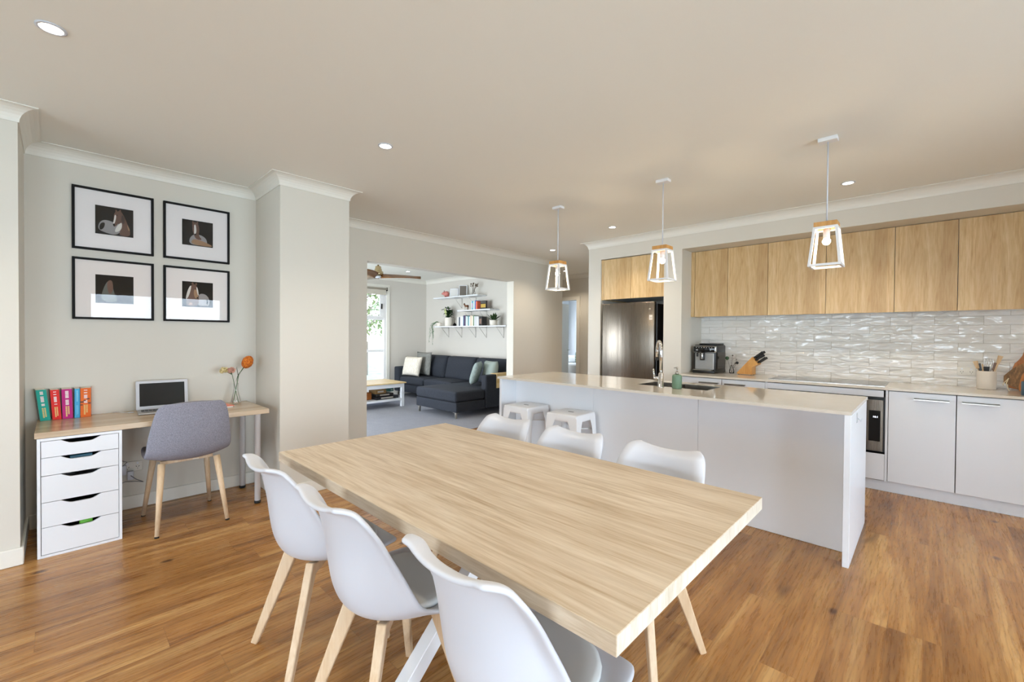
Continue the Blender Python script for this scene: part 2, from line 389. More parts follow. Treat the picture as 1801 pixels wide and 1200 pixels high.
def dup(root, loc, rotz, label, group=None):
    r = root.copy(); COL.objects.link(r); r.location = loc; r.rotation_euler = (0, 0, rotz); r['label'] = label
    if group: r['group'] = group
    for ch in kids(root):
        c = ch.copy(); COL.objects.link(c); c.parent = r
        for g in kids(ch):
            d = g.copy(); COL.objects.link(d); d.parent = c
    return r

# ================================================================== THE ROOM
CE = 2.575; T = 0.14
def wallbox(name, boxes, mat=M_wall, label=None):
    b = MB()
    for bx in boxes: b.box(*bx, mat)
    return struct(b, name, label)
b = MB(); b.box(-4.63, 3.7, -6.3, 7.35, -0.1, 0.0, M_floor); struct(b, 'floor')
b = MB(); b.box(-8.7, -4.632, 0.4, 6.2, -0.1, 0.004, M_carpet); b.box(-8.7, -4.632, 6.2, 10.6, -0.1, 0.004, M_carpet); struct(b, 'floor_living_carpet')
b = MB(); b.box(-4.63, -3.3, 7.36, 10.6, -0.1, 0.004, M_carpet); struct(b, 'floor_bedroom_carpet')
b = MB(); b.box(-8.75, 3.8, -6.4, 10.7, CE, CE+0.1, M_ceil); struct(b, 'ceiling')
XS = -3.70; XA = -4.305; XO = -4.58; YK = 4.98; YE = -0.155; YN0, YN1 = 1.21, 1.775
# left walls
wallbox('wall_left_stub', [(-4.45, XS, -6.2, YE, 0, CE)])
wallbox('wall_alcove', [(-4.45, XA, YE, YN0, 0, CE)])
wallbox('wall_nib', [(-4.45, XS, YN0, YN1, 0, CE)])
wallbox('wall_opening', [(-4.72, XO, YN1, 2.41, 0, CE), (-4.72, XO, 4.805, 6.03, 0, CE), (-4.72, XO, 2.41, 4.805, 2.15, CE), (-4.72, -4.45, 0.42, YN1, 0, CE)])
wallbox('wall_living_north', [(-8.6, -4.72, 5.93, 6.03, 0, CE)], M_lwall)
# living west wall with a tall window Y 3.2..4.88 z 0.22..2.31
WY0, WY1, WZ0, WZ1 = 3.35, 4.90, 0.12, 2.32
wallbox('wall_living_west', [(-8.6, -8.46, 0.42, WY0, 0, CE), (-8.6, -8.46, WY1, 5.93, 0, CE), (-8.6, -8.46, WY0, WY1, 0, WZ0), (-8.6, -8.46, WY0, WY1, WZ1, CE)], M_lwall)
wallbox('wall_living_south', [(-8.6, -7.95, 0.42, 0.56, 0, CE), (-5.25, -4.72, 0.42, 0.56, 0, CE), (-7.95, -5.25, 0.42, 0.56, 2.15, CE)], M_lwall)
# hall
wallbox('wall_hall_end', [(-5.17, -3.34, 7.30, 7.42, 0, CE), (-8.6, -5.95, 7.30, 7.42, 0, CE), (-5.95, -5.17, 7.30, 7.42, 2.06, CE)])
wallbox('wall_hall_left', [(-8.6, -8.46, 6.03, 7.30, 0, CE)])
wallbox('wall_bedroom', [(-8.6, -3.2, 10.4, 10.55, 0, CE), (-3.3, -3.2, 7.42, 10.4, 0, CE), (-7.80, -7.66, 7.42, 8.1, 0, CE), (-7.80, -7.66, 9.9, 10.4, 0, CE), (-7.80, -7.66, 8.1, 9.9, 0, 0.6), (-7.80, -7.66, 8.1, 9.9, 2.2, CE)], paint('bedroom_paint', hx('cfd3d8')))
# kitchen wall
FR0, FR1, KR = -3.15, -2.28, -2.065
wallbox('wall_kitchen', [(-3.34, FR0, YK, 7.30, 0, CE), (FR1, KR, YK, 5.60, 0, CE), (FR0, FR1, YK, 5.9, 2.335, CE), (KR, 3.7, YK, 5.60, 2.335, CE), (FR1, KR, 5.60, 5.9, 0, CE), (FR0, FR1, 5.75, 5.9, 0, 2.335)])
wallbox('wall_kitchen_back', [(KR, 3.7, 5.602, 5.75, 0, CE)])
b = MB(); b.box(KR+0.001, 3.5, 5.585, 5.60, 0.90, 1.66, M_tile); struct(b, 'wall_tiled_splashback', 'glossy rippled white subway tiles above the benchtop')
# right & back walls out of view, sliding doors invented to bring daylight in
wallbox('wall_right', [(3.5, 3.64, -6.2, -2.3, 0, CE), (3.5, 3.64, -0.7, 0.4, 0, CE), (3.5, 3.64, 2.7, YK, 0, CE), (3.5, 3.64, -2.3, -0.7, 2.15, CE), (3.5, 3.64, 0.4, 2.7, 2.15, CE)])
wallbox('wall_back', [(-3.70, -3.4, -6.2, -6.06, 0, CE), (1.0, 3.5, -6.2, -6.06, 0, CE), (-3.4, 1.0, -6.2, -6.06, 2.15, CE)])

# windows (frames + panes)
def win(name, axis, plane, a0, a1, z0, z1, muls=(), rails=(), depth=0.08, fw_=0.05, mat=M_wmetal):
    root = MB()
    def bx(mb, p0, p1, q0, q1, d0, d1, m):
        if axis == 'x': mb.box(d0, d1, p0, p1, q0, q1, m)
        else: mb.box(p0, p1, d0, d1, q0, q1, m)
    d0, d1 = plane-depth/2, plane+depth/2
    bx(root, a0, a0+fw_, z0, z1, d0, d1, mat); bx(root, a1-fw_, a1, z0, z1, d0, d1, mat)
    bx(root, a0+fw_, a1-fw_, z0, z0+fw_, d0, d1, mat); bx(root, a0+fw_, a1-fw_, z1-fw_, z1, d0, d1, mat)
    for mpos in muls: bx(root, mpos-0.025, mpos+0.025, z0+fw_, z1-fw_, d0+0.01, d1-0.01, mat)
    for rz_ in rails: bx(root, a0+fw_, a1-fw_, rz_-0.025, rz_+0.025, d0+0.012, d1-0.012, mat)
    o = struct(root, name)
    p = MB(); bx(p, a0+fw_, a1-fw_, z0+fw_, z1-fw_, plane-0.003, plane+0.003, M_pane); q = p.obj('pane', o)
    return o
win('window_1', 'y', -6.13, -3.4, 1.0, 0.0, 2.15, muls=(-2.3, -1.2, -0.1))  # unseen back doors, invented as a way in for daylight
win('window_2', 'x', 3.57, 0.4, 2.7, 0.0, 2.15, muls=(1.55,))  # unseen right doors, added to give the daylight a source
win('window_3', 'x', 3.57, -2.3, -0.7, 0.0, 2.15, muls=(-1.5,))  # unseen second right doors, also added for the daylight
win('window_4', 'y', 0.49, -7.95, -5.25, 0.0, 2.15, muls=(-6.6,))
win('window_6', 'x', -7.73, 8.1, 9.9, 0.6, 2.2, muls=(9.0,))
# visible living window: awning sash on top, two fixed lights below
o = win('window_5', 'x', -8.50, WY0, WY1, WZ0, WZ1, rails=(1.66, 0.975), muls=(4.12,), fw_=0.055)
b = MB(); b.box(-8.475, -8.45, 4.20, 4.845, 2.205, 2.24, M_wmetal); b.box(-8.475, -8.45, 4.20, 4.845, 1.685, 1.72, M_wmetal); b.box(-8.475, -8.45, 4.74, 4.845, 1.72, 2.205, M_wmetal); b.box(-8.475, -8.45, 4.20, 4.25, 1.72, 2.205, M_wmetal)
b.obj('awning_sash', o)
b = MB(); b.box(-8.449, -8.43, 4.765, 4.79, 1.87, 1.98, M_black); b.obj('sash_catch', o)
b = MB()
for y0, y1, z0, z1 in ((WY1, WY1+0.07, WZ0-0.07, WZ1+0.07), (WY0-0.07, WY0, WZ0-0.07, WZ1+0.07), (WY0, WY1, WZ1, WZ1+0.07), (WY0, WY1, WZ0-0.07, WZ0)): b.box(-8.459, -8.442, y0, y1, z0, z1, M_trim)
struct(b, 'trim_window')
t = thing('roller_blind', 'rolled up beige roller blind at the top of the living room window', 'blind', (-8.41, 4.1, 2.30))
b = MB(); b.tube([(0, -0.72, 0), (0, 0.78, 0)], 0.022, principled('blind_cloth', hx('b9b1a4'), 0.8), 14); b.obj('roll', t)
b = MB(); b.box(-0.001, 0.001, -0.70, 0.76, -0.13, -0.018, principled('blind_cloth_flat', hx('c9c1b2'), 0.8)); b.obj('blind_cloth', t)
b = MB(); b.box(-0.03, 0.02, 0.781, 0.79, -0.04, 0.03, M_frame); b.obj('bracket', t); b = MB(); b.box(-0.03, 0.02, -0.73, -0.721, -0.04, 0.03, M_frame); b.obj('bracket', t)

# trims: cornice profile swept along a path at the ceiling; path points go counter-clockwise with room on the left
def cornice(name, path, s=0.082, mat=M_trim):
    prof = [(0.0, -s), (0.006, -s)]
    for i in range(7):
        a = PI/2*i/6; prof.append((0.006+(s-0.012)*(1-math.cos(a)), -s+0.0+(s-0.006)*math.sin(a)))
    prof += [(s, -0.006), (s, -0.0005), (0.0, -0.0005)]
    bm_ = MB(); n = len(path); rings = []
    P = [Vector(p) for p in path]
    for i, p in enumerate(P):
        d0 = (P[i]-P[i-1]).normalized() if i > 0 else None; d1 = (P[i+1]-P[i]).normalized() if i < n-1 else None
        n0 = Vector((-d0.y, d0.x)) if d0 else None; n1 = Vector((-d1.y, d1.x)) if d1 else None
        if n0 is None: nn = n1
        elif n1 is None: nn = n0
        else:
            nn = (n0+n1); nn = nn/ (nn.dot(n0)) if nn.length > 1e-6 else n0
        rings.append([bm_.bm.verts.new(Vector((p.x+nn.x*a, p.y+nn.y*a, CE+c))) for a, c in prof])
    fs = []; k = len(prof)
    for i in range(n-1):
        for j in range(k): fs.append(bm_.bm.faces.new((rings[i][j], rings[i][(j+1) % k], rings[i+1][(j+1) % k], rings[i+1][j])))
    fs += [bm_.bm.faces.new(rings[0]), bm_.bm.faces.new(rings[-1][::-1])]
    bm_._fin(fs, mat)
    return struct(bm_, name)
cornice('trim_1', [(XO, 6.03), (XO, YN1), (XS, YN1), (XS, YN0), (XA, YN0), (XA, YE), (XS, YE), (XS, -6.06), (3.5, -6.06), (3.5, YK), (-3.34, YK), (-3.34, 7.30), (-5.0, 7.30), (-8.46, 7.30)])
cornice('trim_2', [(-4.72, 5.93), (-8.46, 5.93), (-8.46, 0.56), (-4.72, 0.56), (-4.72, 5.93)])
# skirting
def skirt(name, segs, h=0.10, t_=0.014):
    b = MB()
    for x0, x1, y0, y1 in segs: b.box(x0, x1, y0, y1, 0.001, h, M_trim, 0.004, 1)
    o = struct(b, name); return o
skirt('baseboard_left', [(XS, XS+0.014, -6.05, YE+0.014), (XA+0.014, XS, YE, YE+0.014), (XA, XA+0.014, YE+0.014, YN0-0.014), (XA+0.0, XS, YN0-0.014, YN0), (XS, XS+0.014, YN0-0.014, YN1+0.014), (XO, XS, YN1, YN1+0.014), (XO, XO+0.014, YN1+0.014, 2.41), (XO, XO+0.014, 4.805, 6.03)])
skirt('baseboard_living', [(-8.46, -4.72, 5.916, 5.93), (-8.46, -8.446, 4.99, 5.916)], 0.10)
skirt('baseboard_kitchen', [(-3.34, FR0, YK-0.014, YK)])
skirt('baseboard_hall', [(-5.09, -3.355, 7.286, 7.30)])
# hall door frame and open door
b = MB(); b.box(-5.17, -5.095, 7.284, 7.30, 0, 2.13, M_trim); b.box(-6.025, -5.95, 7.284, 7.30, 0, 2.13, M_trim); b.box(-5.95, -5.17, 7.284, 7.30, 2.06, 2.13, M_trim)
b.box(-5.185, -5.17, 7.30, 7.43, 0, 2.06, M_trim); b.box(-5.95, -5.935, 7.30, 7.43, 0, 2.06, M_trim)
struct(b, 'trim_door')
t = MB(); t.box(0, 0.04, 0, 0.76, 0.01, 2.05, M_trim); d = struct(t, 'door_1', loc=(-5.93, 7.45, 0), rotz=0.20)
b = MB(); b.tube([(0.042, 0.70, 1.0), (0.09, 0.70, 1.0), (0.09, 0.60, 1.0)], 0.009, M_brushed); b.obj('door_handle', d)

# outdoors
M_grass = principled('dry_grass', hx('b9b98e'), 0.9)
n_ = noise(M_grass, coords(M_grass), 3, 5); setc(M_grass, ramp(M_grass, n_, [(0.3, hx('c9c3a0')), (0.7, hx('9aa67a'))]))
b = MB(); b.box(-60, 40, -40, 50, -0.35, -0.30, M_grass); o = b.obj('lawn'); o['kind'] = 'structure'; o['label'] = 'pale dry grass outside the living room window'
M_bark = principled('bark', hx('8a7a68'), 0.9); M_fol = principled('foliage', hx('8a9460'), 0.8)
def tree(x, y, h, r, label, seed):
    random.seed(seed)
    t = thing('tree', label, 'tree', (x, y, -0.3), 0, 'trees outside')
    b = MB(); b.tube([(0, 0, 0), (0.1, 0, h*0.4), (0, 0.1, h*0.75)], [0.16, 0.12, 0.05], M_bark, 8)
    for i in range(7):
        a = random.random()*6.28; z = h*(0.3+0.4*random.random()); b.tube([(0.05, 0, z), (math.cos(a)*r*0.6, math.sin(a)*r*0.6, z+r*0.5)], [0.05, 0.015], M_bark, 6)
    b.obj('trunk', t)
    b = MB()
    for i in range(1100):
        a = random.random()*6.28; rr = r*math.sqrt(random.random()); z = h*0.68+(random.random()-0.5)*h*0.62
        b.leaf((math.cos(a)*rr, math.sin(a)*rr, z), (random.uniform(-1, 1), random.uniform(-1, 1), random.uniform(-0.6, 0.8)), 0.24, 0.15, M_fol, 0.3, 2)
    b.obj('foliage', t, recalc=False)
tree(-17.0, 8.2, 5.0, 2.2, 'bushy tree seen through the top sash of the living room window', 3)
tree(-21.0, 10.4, 4.6, 2.4, 'tree behind the others, partly hidden, beyond the living room window', 4)
random.seed(9)
for i, (x, y) in enumerate(((-15.5, 7.6), (-16.2, 8.5))):
    b = MB(); b.box(-0.05, 0.05, -0.05, 0.05, 0, 1.35, M_bark); o = b.obj('fence_post', None, (x, y, -0.3))
    tag(o, ('grey timber fence post seen through the living window, nearer the left frame' if i == 0 else 'grey timber fence post seen through the living window, nearer the right frame'), 'post', 'fence posts outside')


# ================================================================== KITCHEN
# upper cabinets
UX = [-2.022, -1.653, -1.250, -0.740, -0.230, 0.172, 0.680]
ulab = ['oak overhead cabinet at the left end of the row, above the coffee machine', 'oak overhead cabinet second from the left, above the knife block',
        'oak overhead cabinet third from the left, above the left half of the cooktop', 'oak overhead cabinet fourth from the left, behind the nearest pendant lamp',
        'oak overhead cabinet second from the right, between the cooktop and the power point', 'oak overhead cabinet at the right edge of the photo']
for i in range(6):
    x0, x1 = UX[i], UX[i+1]
    t = thing('overhead_cabinet', ulab[i], 'cabinet', ((x0+x1)/2, 5.42, 1.565), 0, 'oak overhead cabinets')
    hw = (x1-x0)/2
    b = MB(); b.box(-hw+0.001, hw-0.001, -0.148, 0.159, 0.0, 0.768, M_white); b.obj('carcass', t)
    b = MB(); b.box(-hw+0.0018, hw-0.0018, -0.170, -0.150, -0.004, 0.766, M_cab, 0.0012, 1); o = b.obj('door', t)
t = MB(); t.box(KR+0.001, UX[0]-0.002, 5.252, 5.575, 1.562, 2.333, M_cab); tag(t.obj('filler_panel'), 'narrow oak filler strip left of the overhead cabinets', 'panel')
# fridge cabinets
fx = [-3.118, -2.7225, -2.2855]
for i in range(2):
    x0, x1 = fx[i], fx[i+1]; hw = (x1-x0)/2
    t = thing('fridge_cabinet', ['oak cabinet over the fridge, left door', 'oak cabinet over the fridge, right door'][i], 'cabinet', ((x0+x1)/2, 5.3, 1.81), 0, 'oak cabinets over the fridge')
    b = MB(); b.box(-hw+0.001, hw-0.001, -0.278, 0.30, 0.0, 0.518, M_white); b.obj('carcass', t)
    b = MB(); b.box(-hw+0.0015, hw-0.0015, -0.300, -0.280, -0.006, 0.517, M_cab, 0.0012, 1); b.obj('door', t)
b = MB(); b.box(FR0+0.001, fx[0]-0.002, 5.0, 5.6, 1.80, 2.33, M_cab); tag(b.obj('filler_panel'), 'narrow oak side strip left of the cabinets over the fridge', 'panel')

# base cabinets
YD = 4.90
def handle(parent, x0, x1, z, y=YD):
    b = MB(); b.box(x0, x1, y-0.030, y, z-0.004, z+0.004, M_brushed, 0.001, 1); b.box(x0, x1, y-0.030, y-0.026, z-0.012, z+0.004, M_brushed)
    return b
def base_cab(x0, x1, label, fronts, cat='cabinet', name='base_cabinet'):
    t = thing(name, label, cat, ((x0+x1)/2, 5.2, 0), 0, 'white base cabinets'); c = (x0+x1)/2
    b = MB(); b.box(x0-c+0.001, x1-c-0.001, YD+0.021-5.2, 5.58-5.2, 0.095, 0.878, M_whitegap); b.obj('carcass', t)
    for (nm, z0, z1, h) in fronts:
        b = MB(); b.box(x0-c+0.0018, x1-c-0.0018, YD-5.2, YD+0.018-5.2, z0, z1, M_white, 0.0015, 1); d = b.obj(nm, t)
        if h:
            hb = handle(d, h[0]-c, h[1]-c, h[2], YD-5.2-0.0005); hb.obj('handle', d, label='slim brushed metal pull')
base_cab(-2.060, -1.590, 'white drawer unit left of the cooktop, under the coffee machine', [('drawer', 0.62, 0.872, (-1.82, -1.62, 0.827)), ('drawer', 0.36, 0.616, (-1.82, -1.62, 0.57)), ('drawer', 0.10, 0.356, (-1.82, -1.62, 0.31))], name='drawer_unit')
base_cab(-1.588, -1.176, 'white drawer unit left of the cooktop, under the knife block', [('drawer', 0.62, 0.872, (-1.556, -1.357, 0.827)), ('drawer', 0.36, 0.616, (-1.556, -1.357, 0.57)), ('drawer', 0.10, 0.356, (-1.556, -1.357, 0.31))], name='drawer_unit')
base_cab(-0.240, 0.166, 'white base cupboard just right of the oven', [('door', 0.10, 0.872, (-0.080, 0.127, 0.827))])
base_cab(0.168, 0.572, 'white base cupboard at the right edge, second from the oven', [('door', 0.10, 0.872, (0.196, 0.394, 0.827))])
# oven housing
t = thing('oven_housing', 'white cabinet housing around the built-in oven below the cooktop', 'cabinet', (-0.708, 5.2, 0))
b = MB(); b.box(-0.449, 0.449, YD-5.2+0.0, 5.58-5.2, 0.095, 0.30, M_whitegap); b.box(-0.466, -0.45, YD-5.2, 0.38, 0.095, 0.878, M_white); b.box(0.45, 0.466, YD-5.2, 0.38, 0.095, 0.878, M_white); b.box(-0.45, 0.45, 0.30, 0.38, 0.30, 0.878, M_whitegap); b.obj('carcass', t)
b = MB(); b.box(-0.450, 0.437, YD-5.2, YD-5.2+0.018, 0.815, 0.872, M_white, 0.0015, 1); b.obj('front_rail', t)
b = MB(); b.box(-0.448, 0.448, YD-5.2-0.003, YD-5.2-0.0005, 0.10, 0.325, M_white, 0.001, 1); b.obj('lower_panel', t)
t = thing('built_in_oven', 'built-in stainless oven with black control panel showing white digits', 'oven', (-0.708, 5.0, 0.335))
b = MB(); b.box(-0.445, 0.445, -0.08, 0.29, 0.002, 0.478, M_black); b.obj('body', t)
b = MB(); b.box(-0.442, 0.315, -0.102, -0.082, 0.010, 0.452, M_brass if False else M_steel, 0.002, 1); d = b.obj('oven_door', t)
b = MB(); b.box(-0.35, 0.22, -0.1035, -0.1025, 0.09, 0.36, M_blackgl); b.obj('door_window', d)
b = MB(); b.tube([(-0.36, -0.102, 0.41), (-0.36, -0.135, 0.41), (0.24, -0.135, 0.41), (0.24, -0.102, 0.41)], 0.008, M_chrome); b.obj('handle', d)
b = MB(); b.box(0.327, 0.436, -0.102, -0.082, 0.010, 0.452, M_steel, 0.002, 1); d = b.obj('control_panel', t)
b = MB(); b.box(0.340, 0.418, -0.1035, -0.1025, 0.095, 0.36, M_blackgl); b.obj('display', d)
b = MB(); b.text('10:1', 0.022, Matrix.Translation((0.385, -0.1042, 0.305)) @ Matrix.Rotation(PI/2, 4, 'X'), M_clock); b.obj('clock_digits', d)
# kick board
b = MB(); b.box(-2.062, 3.45, 4.935, 4.95, 0.001, 0.093, M_white); tag(b.obj('kickboard'), 'white kickboard under the base cabinets along the floor', 'kickboard')
b = MB(); b.box(0.575, 3.45, YD, 5.58, 0.096, 0.878, M_white); tag(b.obj('base_cabinet'), 'white base cupboard at the far right end of the kitchen run', 'cabinet')
# benchtop
b = MB(); b.box(KR+0.002, 3.45, 4.88, 5.582, 0.880, 0.900, M_quartz, 0.001, 1); tag(b.obj('kitchen_benchtop'), 'long cream stone benchtop against the tiled wall', 'benchtop')
b = MB(); b.box(-1.165, -0.268, 4.975, 5.47, 0.9005, 0.9065, M_blackgl, 0.001, 1); o = b.obj('body'); t = thing('cooktop', 'black glass induction cooktop set on the back benchtop', 'cooktop', (0, 0, 0)); o.name = 'glass_top'; o.parent = t
b = MB(); b.box(-1.168, -0.265, 4.972, 5.473, 0.9003, 0.9035, M_brushed); b.obj('trim_edge', t)
def socket(loc, rotz, label, n=2):
    t = thing('power_point', label, 'power point', loc, rotz)
    b = MB(); b.box(-0.058, 0.058, -0.009, 0, -0.037, 0.037, M_trim, 0.003, 2)
    for k in (-1, 1):
        x = k*0.029
        b.bar((x-0.010, -0.0095, 0.0), (x-0.005, -0.0095, 0.008-0.016), 0.003, 0.001, M_black); b.bar((x+0.010, -0.0095, 0.0), (x+0.005, -0.0095, -0.008), 0.003, 0.001, M_black); b.box(x-0.001, x+0.001, -0.010, -0.009, -0.022, -0.014, M_black)
    b.obj('plate', t)
    for k in (-1, 1): b = MB(); b.box(k*0.029-0.006, k*0.029+0.006, -0.0115, -0.009, 0.014, 0.028, M_white, 0.001, 1); b.obj('switch', t)
    return t
socket((0.2475, 5.584, 1.034), 0, 'white double power point on the splashback tiles')

# coffee machine
t = thing('coffee_machine', 'black espresso machine with silver front on the benchtop', 'coffee machine', (-1.895, 5.39, 0.9005))
b = MB(); b.box(-0.125, 0.125, -0.14, 0.19, 0.012, 0.325, M_black, 0.012, 3); b.box(-0.127, 0.127, -0.185, 0.19, 0.0, 0.032, M_black, 0.006, 2); b.obj('body', t)
b = MB(); b.box(-0.085, 0.115, -0.09, 0.16, 0.326, 0.345, M_black, 0.006, 2); b.obj('bean_lid', t)
b = MB(); b.box(-0.128, 0.128, -0.162, -0.11, 0.238, 0.318, M_chrome, 0.014, 3); h = b.obj('control_head', t)
b = MB(); b.box(-0.119, 0.119, -0.1675, -0.161, 0.245, 0.311, M_blackgl, 0.006, 2); gm = principled('icon_grey', hx('c9c9c9'), 0.5)
for k in range(7): b.box(-0.09+k*0.029, -0.083+k*0.029, -0.1682, -0.1676, 0.293, 0.301, gm)
for k in (-0.09, -0.078, 0.07): b.box(k, k+0.008, -0.1682, -0.1676, 0.262, 0.276, gm)
b.obj('touch_panel', h)
b = MB(); b.box(-0.106, 0.106, -0.152, -0.139, 0.042, 0.232, principled('silver_front', hx('d2d2d0'), 0.35, 0.4), 0.006, 2); b.text('PHILIPS', 0.020, Matrix.Translation((-0.005, -0.1527, 0.125)) @ Matrix.Rotation(PI/2, 4, 'X'), principled('emboss_grey', hx('9a9a98'), 0.4)); b.obj('front_panel', t)
b = MB(); b.box(-0.040, 0.008, -0.185, -0.152, 0.15, 0.236, M_black, 0.004, 2); b.box(-0.026, -0.006, -0.189, -0.184, 0.165, 0.232, M_chrome, 0.003, 2); b.obj('coffee_spout', t)
b = MB(); b.box(-0.085, -0.070, -0.172, -0.152, 0.19, 0.234, M_black, 0.003, 2); b.obj('steam_spout', t)
b = MB(); b.box(-0.115, 0.095, -0.20, -0.12, 0.032, 0.040, M_brushed, 0.002, 1); b.obj('drip_tray', t)
b = MB(); b.box(0.126, 0.131, -0.10, 0.15, 0.05, 0.24, principled('smoky_plastic', hx('262320'), 0.15), 0.002, 1); b.obj('water_tank', t)
# flower vase near coffee machine
def sprig(b, base, tip, leaves, m_stem, m_leaf, size, seed, r=0.0018):
    random.seed(seed); base = Vector(base); tip = Vector(tip); mid = (base+tip)/2+Vector((random.uniform(-.01, .01), random.uniform(-.01, .01), 0.01))
    b.tube([base, mid, tip], r, m_stem, 5)
    for k in range(leaves):
        p = base.lerp(tip, 0.35+0.65*k/max(1, leaves-1)); b.leaf(p, (random.uniform(-1, 1), random.uniform(-1, 1), random.uniform(0.0, 0.9)), size*random.uniform(.8, 1.2), size*0.55, m_leaf, 0.2, 3)
t = thing('bud_vase', 'small glass vase with dried sprigs between coffee machine and knife block', 'vase', (-1.655, 5.44, 0.9005))
b = MB(); b.lathe([(0.022, 0.0), (0.026, 0.004), (0.027, 0.03), (0.020, 0.06), (0.013, 0.078), (0.015, 0.09)], M_glass, caps=(True, False)); b.lathe([(0.021, 0.002), (0.024, 0.006), (0.024, 0.012), (0.0001, 0.012)], M_glass); b.obj('glass', t)
b = MB(); sprig(b, (0, 0, 0.01), (-0.05, 0, 0.17), 1, M_dry, M_leaf2, 0.03, 1); sprig(b, (0, 0, 0.01), (0.05, 0.0, 0.16), 3, M_dry, M_dry, 0.035, 2); sprig(b, (0, 0, 0.01), (0.0, 0.02, 0.20), 4, M_dry, M_dry, 0.035, 3)
b.ball((-0.052, 0, 0.175), 0.022, M_leaf, (1, 0.4, 1)); b.ball((0.062, -0.01, 0.125), 0.016, M_black); b.tube([(0, 0, 0.05), (0.03, 0, 0.11), (0.062, -0.01, 0.125)], 0.002, M_dry, 5); b.obj('sprigs', t, recalc=False)
# knife block
t = thing('knife_block', 'slanted bamboo knife block on the benchtop by the cooktop', 'knife block', (-1.44, 5.38, 0.9005), -0.12)
b = MB(); b.prism([(-0.125, 0.006), (0.035, 0.006), (0.035, 0.09), (0.095, 0.125), (0.035, 0.205), (-0.125, 0.022)][:6], 'y', -0.05, 0.05, M_bamboo)
b.obj('block', t)
for px_, py_ in ((-0.11, -0.035), (-0.11, 0.035), (0.02, -0.035), (0.02, 0.035)): b = MB(); b.lathe([(0.006, 0), (0.006, 0.006)], M_black, (px_, py_, 0), 10); b.obj('foot', t)
for k, (o1, yy, ln) in enumerate(((0.15, -0.022, 0.115), (0.15, 0.022, 0.12), (0.45, -0.03, 0.11), (0.45, 0.0, 0.10), (0.80, -0.022, 0.10), (0.80, 0.022, 0.10))):
    base = Vector((0.035, 0, 0.205)).lerp(Vector((0.095, 0, 0.125)), o1*1.0); d = Vector((0.80, 0, 0.60)).normalized()
    base = base+Vector((0, yy, 0)); b = MB(); b.bar(base+d*0.0015, base+d*ln, (0.020, 0.026), (0.014, 0.017), M_black, 0.004, side=(-0.6, 0, 0.8))
    kd = thing('kitchen_knife', '', 'knife', (0, 0, 0)) if False else None
    o = b.obj('knife_handle', t, label='black knife handle')
# utensil crock
t = thing('utensil_crock', 'cream stoneware crock of utensils on the benchtop', 'crock', (0.358, 5.42, 0.9005))
b = MB(); b.lathe([(0.055, 0), (0.058, 0.004), (0.058, 0.150), (0.055, 0.153), (0.052, 0.150), (0.052, 0.012), (0.0001, 0.012)], M_crock, seg=36); b.obj('pot', t)
M_spoon = wood('spoon_wood', hx('a8845a'), hx('d0b088'), hx('e0c8a4'), 'Z', 6, 6, 0.6)
def utensil(name, label, base, tip, head, m, r=0.005):
    base, tip = Vector(base), Vector(tip); b = MB(); b.tube([base, tip], [r, r*0.85], m, 8); d = (tip-base).normalized()
    if head == 'spoon': vs = b.ball(tip+d*0.02, 0.022, m, (0.9, 0.35, 1.4), 12)
    if head == 'spatula': b.bar(tip-d*0.005, tip+d*0.06, (0.02, 0.032), 0.004, m, 0.001)
    if head == 'slots': b.bar(tip-d*0.005, tip+d*0.045, (0.03, 0.045), 0.005, m, 0.001)
    if head == 'whisk':
        for k in range(6):
            a = PI*k/6; u = Vector((math.cos(a), math.sin(a), 0)); pts = []
            for q in range(11):
                s_ = q/10; ph = s_*PI*2-PI; rr = 0.030*math.sin(PI*s_)*(1 if True else 1)
                hh = 0.13*(1-abs(2*s_-1)**1.8); sg = -1 if s_ < 0.5 else 1; wd = 0.030*math.sin(PI*min(1, hh/0.13)*0.72)*(1 if hh < .125 else .45)
                pts.append(tip+u*sg*wd*(0 if abs(s_-0.5) < 0.01 else 1)+Vector((0, 0, hh)))
            b.tube(pts, 0.0011, M_chrome, 5)
    o = b.obj(name, None, (t.location)); tag(o, label, 'utensil', 'utensils in the crock'); return o
utensil('wooden_spoon', 'pale wooden spoon leaning left in the crock', (-0.01, -0.01, 0.014), (-0.053, -0.012, 0.175), 'spatula', M_spoon, 0.004)
utensil('spatula', 'black spatula at the left inside the crock', (0.0, 0.012, 0.014), (-0.036, 0.012, 0.155), 'spatula', M_black)
utensil('wooden_spoon', 'upright thin wooden spoon in the crock left of the whisk', (-0.016, -0.024, 0.014), (-0.026, -0.03, 0.21), 'none', M_spoon, 0.005)
utensil('serving_spoon', 'black slotted spoon in the middle of the crock', (0.0, -0.002, 0.014), (-0.005, -0.02, 0.145), 'slots', M_black)
utensil('whisk', 'wire balloon whisk standing highest in the crock', (0.004, 0.016, 0.014), (0.012, 0.018, 0.13), 'whisk', M_chrome)
utensil('wooden_spoon', 'tall wooden spoon leaning right out of the crock', (0.01, -0.02, 0.014), (0.062, -0.015, 0.225), 'spatula', M_spoon, 0.006)
utensil('serving_spoon', 'dark wooden spoon at the right inside the crock', (0.02, 0.012, 0.014), (0.042, 0.014, 0.165), 'spatula', M_walnut, 0.005)
